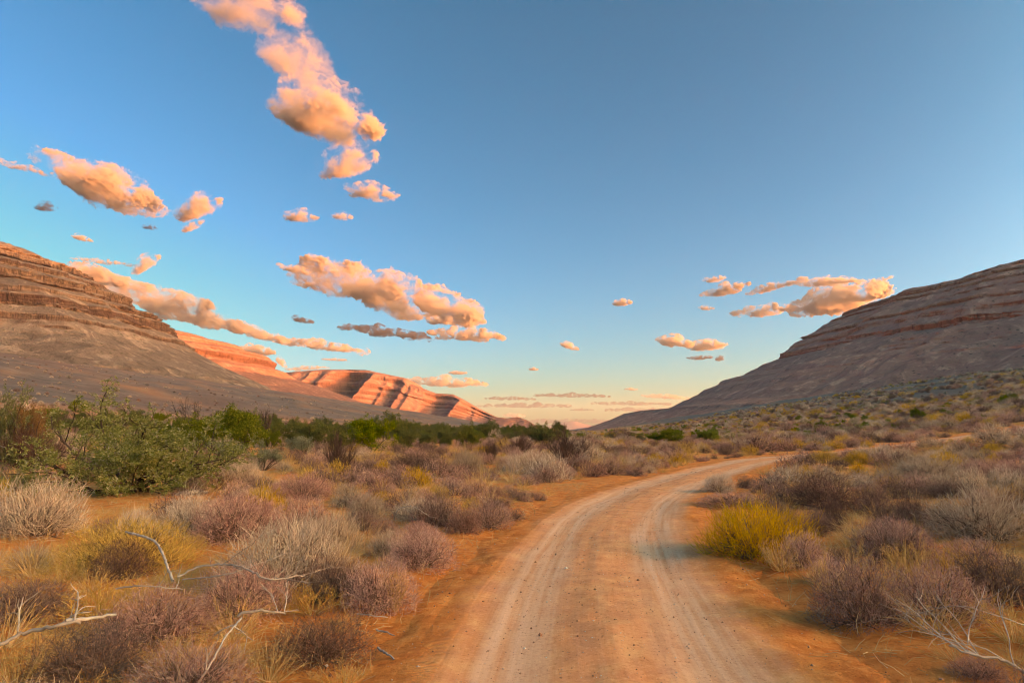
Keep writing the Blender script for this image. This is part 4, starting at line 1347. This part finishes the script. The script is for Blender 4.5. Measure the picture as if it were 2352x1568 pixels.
def scatter_object(name, pts, protos, label, category):
    """the uncountable mass: plants instanced on points"""
    coll = bpy.data.collections.new(name + '_plants')
    for i, me_ in enumerate(protos):
        o = bpy.data.objects.new('%02d_plant' % i, me_)
        coll.objects.link(o)
    P = np.array([p[1:4] for p in pts], np.float32)
    me_ = bpy.data.meshes.new(name)
    me_.vertices.add(len(P))
    me_.vertices.foreach_set('co', P.ravel())
    a = me_.attributes.new('pick', 'INT', 'POINT')
    a.data.foreach_set('value', np.array([p[0] for p in pts], np.int32))
    a = me_.attributes.new('size', 'FLOAT_VECTOR', 'POINT')
    a.data.foreach_set('vector', np.array([(p[4], p[4], p[5]) for p in pts], np.float32).ravel())
    a = me_.attributes.new('turn', 'FLOAT', 'POINT')
    a.data.foreach_set('value', np.array([p[6] for p in pts], np.float32))
    o = obj(name, me_, None, kind='stuff', label=label)
    o['category'] = category
    g = bpy.data.node_groups.new(name, 'GeometryNodeTree')
    g.interface.new_socket('Geometry', in_out='INPUT', socket_type='NodeSocketGeometry')
    g.interface.new_socket('Geometry', in_out='OUTPUT', socket_type='NodeSocketGeometry')
    N = g.nodes
    gi, go = N.new('NodeGroupInput'), N.new('NodeGroupOutput')
    ci = N.new('GeometryNodeCollectionInfo')
    ci.inputs[0].default_value = coll
    ci.inputs['Separate Children'].default_value = True
    ci.inputs['Reset Children'].default_value = True
    ip = N.new('GeometryNodeInstanceOnPoints')
    ip.inputs['Pick Instance'].default_value = True

    def na(nm_, typ):
        n_ = N.new('GeometryNodeInputNamedAttribute')
        n_.data_type = typ
        n_.inputs[0].default_value = nm_
        return n_.outputs[0]
    cb = N.new('ShaderNodeCombineXYZ')
    g.links.new(na('turn', 'FLOAT'), cb.inputs[2])
    g.links.new(gi.outputs[0], ip.inputs['Points'])
    g.links.new(ci.outputs[0], ip.inputs['Instance'])
    g.links.new(na('pick', 'INT'), ip.inputs['Instance Index'])
    g.links.new(na('size', 'FLOAT_VECTOR'), ip.inputs['Scale'])
    g.links.new(cb.outputs[0], ip.inputs['Rotation'])
    g.links.new(ip.outputs[0], go.inputs[0])
    md = o.modifiers.new('scatter', 'NODES')
    md.node_group = g
    return o


mass_protos, mass_index = [], {}
for k in KINDS + ['olive', 'green']:
    for v in range(2):
        mass_index[(k, v)] = len(mass_protos)
        mass_protos.append(proto_whole(k, v, 1))
pts = [(mass_index[(k, i % 2)], X, Y, z_ - 0.02, w, h, rz) for i, (k, X, Y, z_, w, h, rz) in enumerate(rest)]
# farther out: over the plain and up the lower slopes
n = 26000
A = np.radians(rng.uniform(-42, 44, n))
D = np.exp(rng.uniform(math.log(85), math.log(560), n))
X, Y = D * np.sin(A), D * np.cos(A)
Z = gz(X, Y)
ap = valley(X, Y)[1]
cl = fbm(X / 28, Y / 28, 0, 3, 95)
rdv = np.abs(road_dist(X, Y))
for i in range(n):
    if cl[i] < -0.30 or rdv[i] < 2.6:
        continue
    q = rng.uniform()
    right = X[i] > 0.08 * Y[i]
    if right:
        k = 'lime' if q < 0.10 else 'yellow' if q < 0.24 else 'grey' if q < 0.58 else 'mauve' if q < 0.80 else 'dark'
        if cl[i] > 0.35 and q < 0.30:
            k = 'lime'
        if ap[i] < 0.5 and q < 0.03:
            k = 'green'
    else:
        k = 'dark' if q < 0.55 else 'grey' if q < 0.75 else 'mauve' if q < 0.90 else 'olive'
        if k == 'olive' and ap[i] > 0.3:
            k = 'grey'
        if ap[i] > 0.6 and rng.uniform() < (0.45 if D[i] < 170 else 0.85):
            continue
    w = math.exp(rng.normal(0, 0.32)) * (1.15 if k != 'olive' else 2.0) * (1.0 if D[i] < 200 else 1.35)
    if not right and ap[i] > 0.5:
        w *= 0.55
        k = k if k != 'dark' else ('grey', 'dark')[i % 2]
    pts.append((mass_index[(k, i % 2)], X[i], Y[i], Z[i] - 0.04, w, w * (0.55 if k not in ('olive', 'green') else 0.8), rng.uniform(0, 6.28)))
# thicket of the dry river line behind the trees on the left
n = 90
tx = rng.uniform(-1, 1, n)
Yt = rng.uniform(66, 125, n)
Xt = np.tan(np.radians(-40 + (tx + 1) / 2 * 42)) * Yt
Zt = gz(Xt, Yt)
for i in range(n):
    k = ('olive', 'olive', 'dark', 'grey', 'green')[int(rng.integers(0, 5))]
    w = rng.uniform(1.6, 3.4) if k in ('olive', 'green') else rng.uniform(1.2, 2.4)
    pts.append((mass_index[(k, i % 2)], Xt[i], Yt[i], Zt[i] - 0.05, w, w * rng.uniform(0.55, 0.85), rng.uniform(0, 6.28)))
scatter_object('distant_scrub', pts, mass_protos, 'far scrub covering the plain and the lower slopes', 'scrub')

# ----------------------------------------------------------------------------- dry grass litter and gravel
n = 60000
Y = np.sqrt(rng.uniform(2.2 ** 2, 22 ** 2, n))
X = rng.uniform(-1, 1, n) * (Y * 0.82 + 1.5)
rdl = np.abs(road_dist(X, Y))
okk = (rdl > 1.55 + 1.1 * rng.uniform(0, 1, n) ** 1.5) & (fbm(X * 0.5, Y * 0.5, 0, 2, 97) > rng.uniform(-0.75, 0.45, n))
X, Y = X[okk], Y[okk]
a = rng.uniform(0, 2 * math.pi, len(X))
st = np.stack([X, Y, gz(X, Y) + 0.008], 1)
stand = rng.uniform(0, 1, len(X)) < 0.45
d = np.stack([np.cos(a), np.sin(a), np.where(stand, rng.uniform(0.6, 3.0, len(X)), rng.uniform(0.02, 0.6, len(X)) ** 2)], 1)
s0 = strands(st, d, rng.uniform(0.06, 0.24, len(X)), 3, 0.25, -0.06, rng)
s0[..., 2] = np.maximum(s0[..., 2], gz(s0[..., 0].ravel(), s0[..., 1].ravel()).reshape(s0.shape[:2]) + 0.004)
V, F, T = ribbon(s0, 0.005, 0.003, rng)
o = obj('dry_grass', mesh_np('dry_grass', V, F, False, {'tint': T}), MV['straw'], kind='stuff', label='thin dry straw grass and litter over the red sand')
o['category'] = 'grass'

tg = NT('road_gravel')
grnd = tg.attr('tint')
M_GRAVEL = tg.diffuse(tg.ramp(grnd, [(0.0, (0.20, 0.10, 0.06)), (0.55, (0.42, 0.24, 0.15)), (0.85, (0.55, 0.42, 0.33)), (1.0, (0.72, 0.66, 0.58))]))
n = 9000
si = rng.integers(0, len(ROAD), n * 6)
si = si[(ROAD[si, 1] > 2) & (ROAD[si, 1] < 30)][:n]
tq = np.concatenate([rng.normal(0, 0.55, len(si) // 2), rng.uniform(-2.2, 2.2, len(si) - len(si) // 2)])
C = ROAD[si] + RN[si] * tq[:, None] + rng.uniform(-0.3, 0.3, (len(si), 2))
sz = 0.0035 * np.exp(np.abs(rng.normal(0, 0.55, len(si))))
octa = np.array([[1, 0, 0], [-1, 0, 0], [0, 1, 0], [0, -1, 0], [0, 0, 0.7], [0, 0, -0.7]], float)
of = np.array([[0, 2, 4], [2, 1, 4], [1, 3, 4], [3, 0, 4], [2, 0, 5], [1, 2, 5], [3, 1, 5], [0, 3, 5]])
jit = octa[None] * rng.uniform(0.65, 1.35, (len(si), 6, 3))
tcl = np.clip(np.abs(tq), 0, 2.2)
zb = gz(C[:, 0], C[:, 1]) + 0.012 - 0.018 - 0.026 * np.exp(-((tcl - 0.74) / 0.33) ** 2) + 0.014 * np.exp(-(tcl / 0.25) ** 2) + 0.02 * np.exp(-((tcl - 1.55) / 0.2) ** 2)
V = jit * sz[:, None, None] + np.stack([C[:, 0], C[:, 1], zb + sz * 0.4], 1)[:, None, :]
F = (of[None] + (np.arange(len(si)) * 6)[:, None, None]).reshape(-1, 3)
o = obj('gravel', mesh_np('gravel', V.reshape(-1, 3), F, False, {'tint': np.repeat(rng.uniform(0, 1, len(si)), 6)}), M_GRAVEL, kind='stuff', label='small loose gravel scattered along the dirt road')
o['category'] = 'gravel'


# ----------------------------------------------------------------------------- clouds
def cloud_material(size, dens, col=(0.55, 0.51, 0.47)):
    t = NT('cloud_vapour')
    tc = t.n('TexCoord').outputs['Object']
    w = t.n('TexNoise', {'Vector': tc, 'Scale': 1.1 / size, 'Detail': 2.0}).outputs['Color']
    v = t.n('VectorMath', {0: tc, 1: t.n('VectorMath', {0: w, 'Scale': size * 1.1}, operation='SCALE').outputs[0]}, operation='ADD').outputs[0]
    n1 = t.noise(t.mapping(v, (0.7, 1.0, 1.15)), 1.35 / size, 7, 0.68)
    f = t.sm(n1, 0.46, 0.74)
    pv = t.n('VolumePrincipled', {'Color': col, 'Density': t.math('MULTIPLY', f, dens), 'Anisotropy': 0.1})
    t.t.links.new(pv.outputs[0], t.out.inputs['Volume'])
    return t.m


ICO = None


def ico():
    global ICO
    if ICO is None:
        import bmesh
        bm = bmesh.new()
        bmesh.ops.create_icosphere(bm, subdivisions=2, radius=1.0)
        bm.verts.ensure_lookup_table()
        ICO = (np.array([v.co[:] for v in bm.verts]), np.array([[v.index for v in f.verts] for f in bm.faces]))
        bm.free()
    return ICO


TEX = bpy.data.textures.new('cloud_billow', 'CLOUDS')
TEX.noise_scale = 1.0
TEX.noise_depth = 4


def cloud(label, cx, cy, hw, hh, rot=0.0, dens=1.0, seed=0, base=1900.0, n=22, group=None, flat=0.55):
    rng = np.random.default_rng(900 + seed)
    d = ray(cx, cy)
    Y = min(base / max(d[2] / d[1], 0.02), 30000.0)
    P = at_depth(cx, cy, Y)
    m = Y / FPX * math.sqrt(1 + ((cx - CX) / FPX) ** 2)
    W, Hh = hw * m * 1.14, hh * m * 1.30
    V0, F0 = ico()
    Vs, Fs, k = [], [], 0
    for i in range(n):
        u = -1 + 2 * (i + rng.uniform(0, 1)) / n
        r = Hh * rng.uniform(0.40, 0.75) * (1 - 0.55 * abs(u)) + 0.03 * W
        x = u * (W - r * 0.8)
        z = rng.uniform(-0.5, 1.0) * Hh * 0.42 * (1 - abs(u) ** 1.5)
        y = rng.uniform(-1, 1) * min(W, Hh * 2.5) * 0.45
        sc_ = np.array([rng.uniform(1.1, 1.9), rng.uniform(1.0, 1.5), rng.uniform(0.65, 1.0)])
        v = V0 * r * sc_ + np.array([x, y, z])
        v[:, 2] = np.where(v[:, 2] < -Hh * 0.35, -Hh * 0.35 + (v[:, 2] + Hh * 0.35) * flat, v[:, 2])
        Vs.append(v)
        Fs.append(F0 + k)
        k += len(V0)
    V = np.vstack(Vs)
    me_ = mesh_np('cloud', V, np.vstack(Fs), True)
    o = obj('cloud', me_, cloud_material(Hh, (dens ** 1.6) * 44.0 / Hh, (0.12, 0.12, 0.15) if any(w_ in label for w_ in ('dusky', 'dark sliver', 'lowest long', 'grey')) else (0.55, 0.51, 0.47)))  # shade of the low dusky clouds put into darker vapour; grey ones share it
    az = math.atan2(d[0], d[1])
    o.location = P
    o.rotation_euler = (0, 0, -az)
    # tilt about the line of sight as the cloud lies in the photograph
    from mathutils import Matrix
    view = Vector((math.sin(az), math.cos(az), 0))
    o.rotation_euler = (Matrix.Rotation(math.radians(rot), 3, view) @ Matrix.Rotation(-az, 3, 'Z')).to_euler()
    rm = o.modifiers.new('merge', 'REMESH')
    rm.mode = 'VOXEL'
    rm.voxel_size = max(W / 34, Hh / 11)
    rm.use_smooth_shade = True
    dm = o.modifiers.new('billow', 'DISPLACE')
    dm.texture = TEX
    dm.texture_coords = 'GLOBAL'
    dm.strength = Hh * 0.5
    dm.mid_level = 0.55
    tag(o, label, 'cloud', group)
    return o


def cloud_tex(scale):
    return TEX


CL = [
    ('pink cloud cut by the top edge of the picture', 575, 20, 125, 55, 4, 0.22),
    ('ragged pale pink upper part of the tall cloud column', 690, 150, 88, 70, 30, 0.20),
    ('bright peach main body of the tall cloud column', 745, 270, 112, 70, 12, 0.55),
    ('small hooked cloud under the tall column', 805, 378, 55, 42, -20, 0.35),
    ('small peach cloud with a thin right wing below the column', 852, 443, 55, 20, 8, 0.35),
    ('little round cloud left of the pair below the column', 690, 498, 34, 16, 0, 0.35),
    ('smallest pale puff right of the little round cloud', 786, 497, 22, 11, 6, 0.25),
    ('dense peach cloud high on the left of the sky', 235, 425, 112, 46, 14, 0.8),
    ('thin dark streak trailing left from the high left cloud', 52, 385, 55, 8, 6, 0.25),
    ('tiny grey puff below the high left cloud', 106, 478, 15, 13, 0, 0.3),
    ('split peach cloud right of the high left one', 455, 480, 42, 30, -25, 0.45),
    ('small tail of the split cloud', 440, 520, 22, 11, -30, 0.3),
    ('tiny pink puff over the left mountain', 187, 547, 17, 8, 10, 0.4),
    ('tiny grey-pink wisp right of the puff over the left mountain', 343, 523, 14, 6, 0, 0.25),
    ('thin pink streak above the left mountain rim', 235, 601, 52, 6, 0, 0.35),
    ('small pink wedge right of the thin streak over the left mountain', 335, 608, 26, 18, -40, 0.35),
    ('bright golden cloud head just over the left mountain shoulder', 220, 634, 52, 24, 14, 1.0),
    ('long dark-bellied cloud bank sloping down above the middle mountain', 400, 708, 158, 34, 16, 1.0),
    ('lower end of the sloping cloud bank', 575, 762, 75, 17, 14, 0.8),
    ('flat peach cloud right of the sloping bank', 735, 795, 95, 14, 6, 0.7),
    ('short pink streak under the flat peach cloud', 770, 826, 26, 4, 2, 0.5),
    ('golden cloud peeping over the middle mountain', 588, 806, 34, 15, 4, 1.0),
    ('small pink puff behind the nose of the middle mountain', 645, 832, 14, 10, 40, 0.35),
    ('pink cloud strip behind the far mesa top', 705, 846, 42, 6, -4, 0.4),
    ('largest cloud, a dark-bellied peach bank over the far mesa', 885, 678, 205, 52, 13, 1.0),
    ('thin left tip of the largest cloud', 678, 620, 36, 10, 12, 0.5),
    ('right lower lobe under the largest cloud', 1030, 735, 82, 16, 4, 0.8),
    ('small grey puff left of the largest cloud', 694, 735, 24, 10, 10, 0.35),
    ('grey-bellied long cloud below the largest one', 890, 764, 100, 15, 6, 0.9),
    ('glowing peach cloud at the right end of the row below the largest', 1075, 770, 80, 20, 2, 1.0),
    ('peach cloud bank over the right shoulder of the far mesa', 1022, 878, 92, 15, 3, 0.8),
    ('tiny cap cloud above the bank over the far mesa shoulder', 1050, 856, 20, 6, 0, 0.6),
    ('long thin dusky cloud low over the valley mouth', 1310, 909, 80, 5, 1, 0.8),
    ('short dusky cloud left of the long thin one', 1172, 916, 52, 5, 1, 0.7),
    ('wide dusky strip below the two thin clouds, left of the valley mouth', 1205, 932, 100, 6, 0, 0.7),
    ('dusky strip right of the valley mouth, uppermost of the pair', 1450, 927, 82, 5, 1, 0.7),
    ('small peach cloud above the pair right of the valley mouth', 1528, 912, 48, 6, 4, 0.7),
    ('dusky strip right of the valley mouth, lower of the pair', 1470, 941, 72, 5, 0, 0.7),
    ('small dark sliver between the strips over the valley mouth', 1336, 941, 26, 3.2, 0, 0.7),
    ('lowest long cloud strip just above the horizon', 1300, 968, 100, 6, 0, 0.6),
    ('pale pink cloud low beside the far mesa end', 1180, 955, 24, 7, 0, 0.4),
    ('single small peach cloud alone in the middle of the sky', 1429, 696, 21, 10, 0, 0.7),
    ('slanting dark-bellied cloud left of the yellow one', 1666, 666, 48, 14, -12, 0.7),
    ('small pink puff above the slanting cloud', 1640, 642, 24, 9, -4, 0.35),
    ('flat peach cloud between the slanting and the yellow one', 1770, 661, 46, 10, -8, 0.5),
    ('low peach cloud under the flat one, touching the yellow cloud', 1755, 715, 64, 14, -2, 0.6),
    ('tiny pink puff left of the low peach cloud', 1622, 708, 16, 6, 4, 0.35),
    ('big blazing yellow cloud above the right mountain slope', 1930, 690, 88, 40, -8, 1.3),
    ('thin upper wing of the blazing yellow cloud', 1900, 648, 66, 14, 4, 0.6),
    ('faint pink wisp at the right tip of the yellow cloud', 2018, 648, 28, 6, -18, 0.25),
    ('round peach cloud left of the twin pair over the right valley side', 1550, 786, 38, 17, 10, 0.9),
    ('right cloud of the twin pair over the right valley side', 1620, 795, 38, 15, -2, 0.9),
    ('flat grey cloud under the twin pair', 1608, 822, 25, 6, 0, 0.6),
    ('tiny grey puff right of the flat grey cloud', 1654, 824, 9, 8, 0, 0.4),
    ('small peach slanting puff over the valley mouth', 1307, 795, 20, 10, 20, 0.5),
    ('tiny golden cloud right above the far mesa end', 1225, 848, 10, 5, 0, 0.9),
    ('tiny peach streak above the right strips', 1450, 894, 14, 3.5, 2, 0.6),
]
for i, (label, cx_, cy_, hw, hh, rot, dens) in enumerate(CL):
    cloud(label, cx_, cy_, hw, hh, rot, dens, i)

# ----------------------------------------------------------------------------- haze
HB = np.array([[x_, y_, z_] for x_ in (-17000, 17000) for y_ in (-17000, 17500) for z_ in (-60, 640)], float)
hf = [[0, 1, 3, 2], [4, 6, 7, 5], [0, 4, 5, 1], [2, 3, 7, 6], [0, 2, 6, 4], [1, 5, 7, 3]]
th_ = NT('evening_haze')
vol = th_.n('VolumePrincipled', {'Color': (0.72, 0.80, 0.86), 'Density': 4.2e-5, 'Anisotropy': 0.3})
th_.t.links.new(vol.outputs[0], th_.out.inputs['Volume'])
hz_o = obj('haze', mesh_np('haze', HB, np.array(hf)), th_.m, kind='stuff', label='thin evening haze filling the valley')
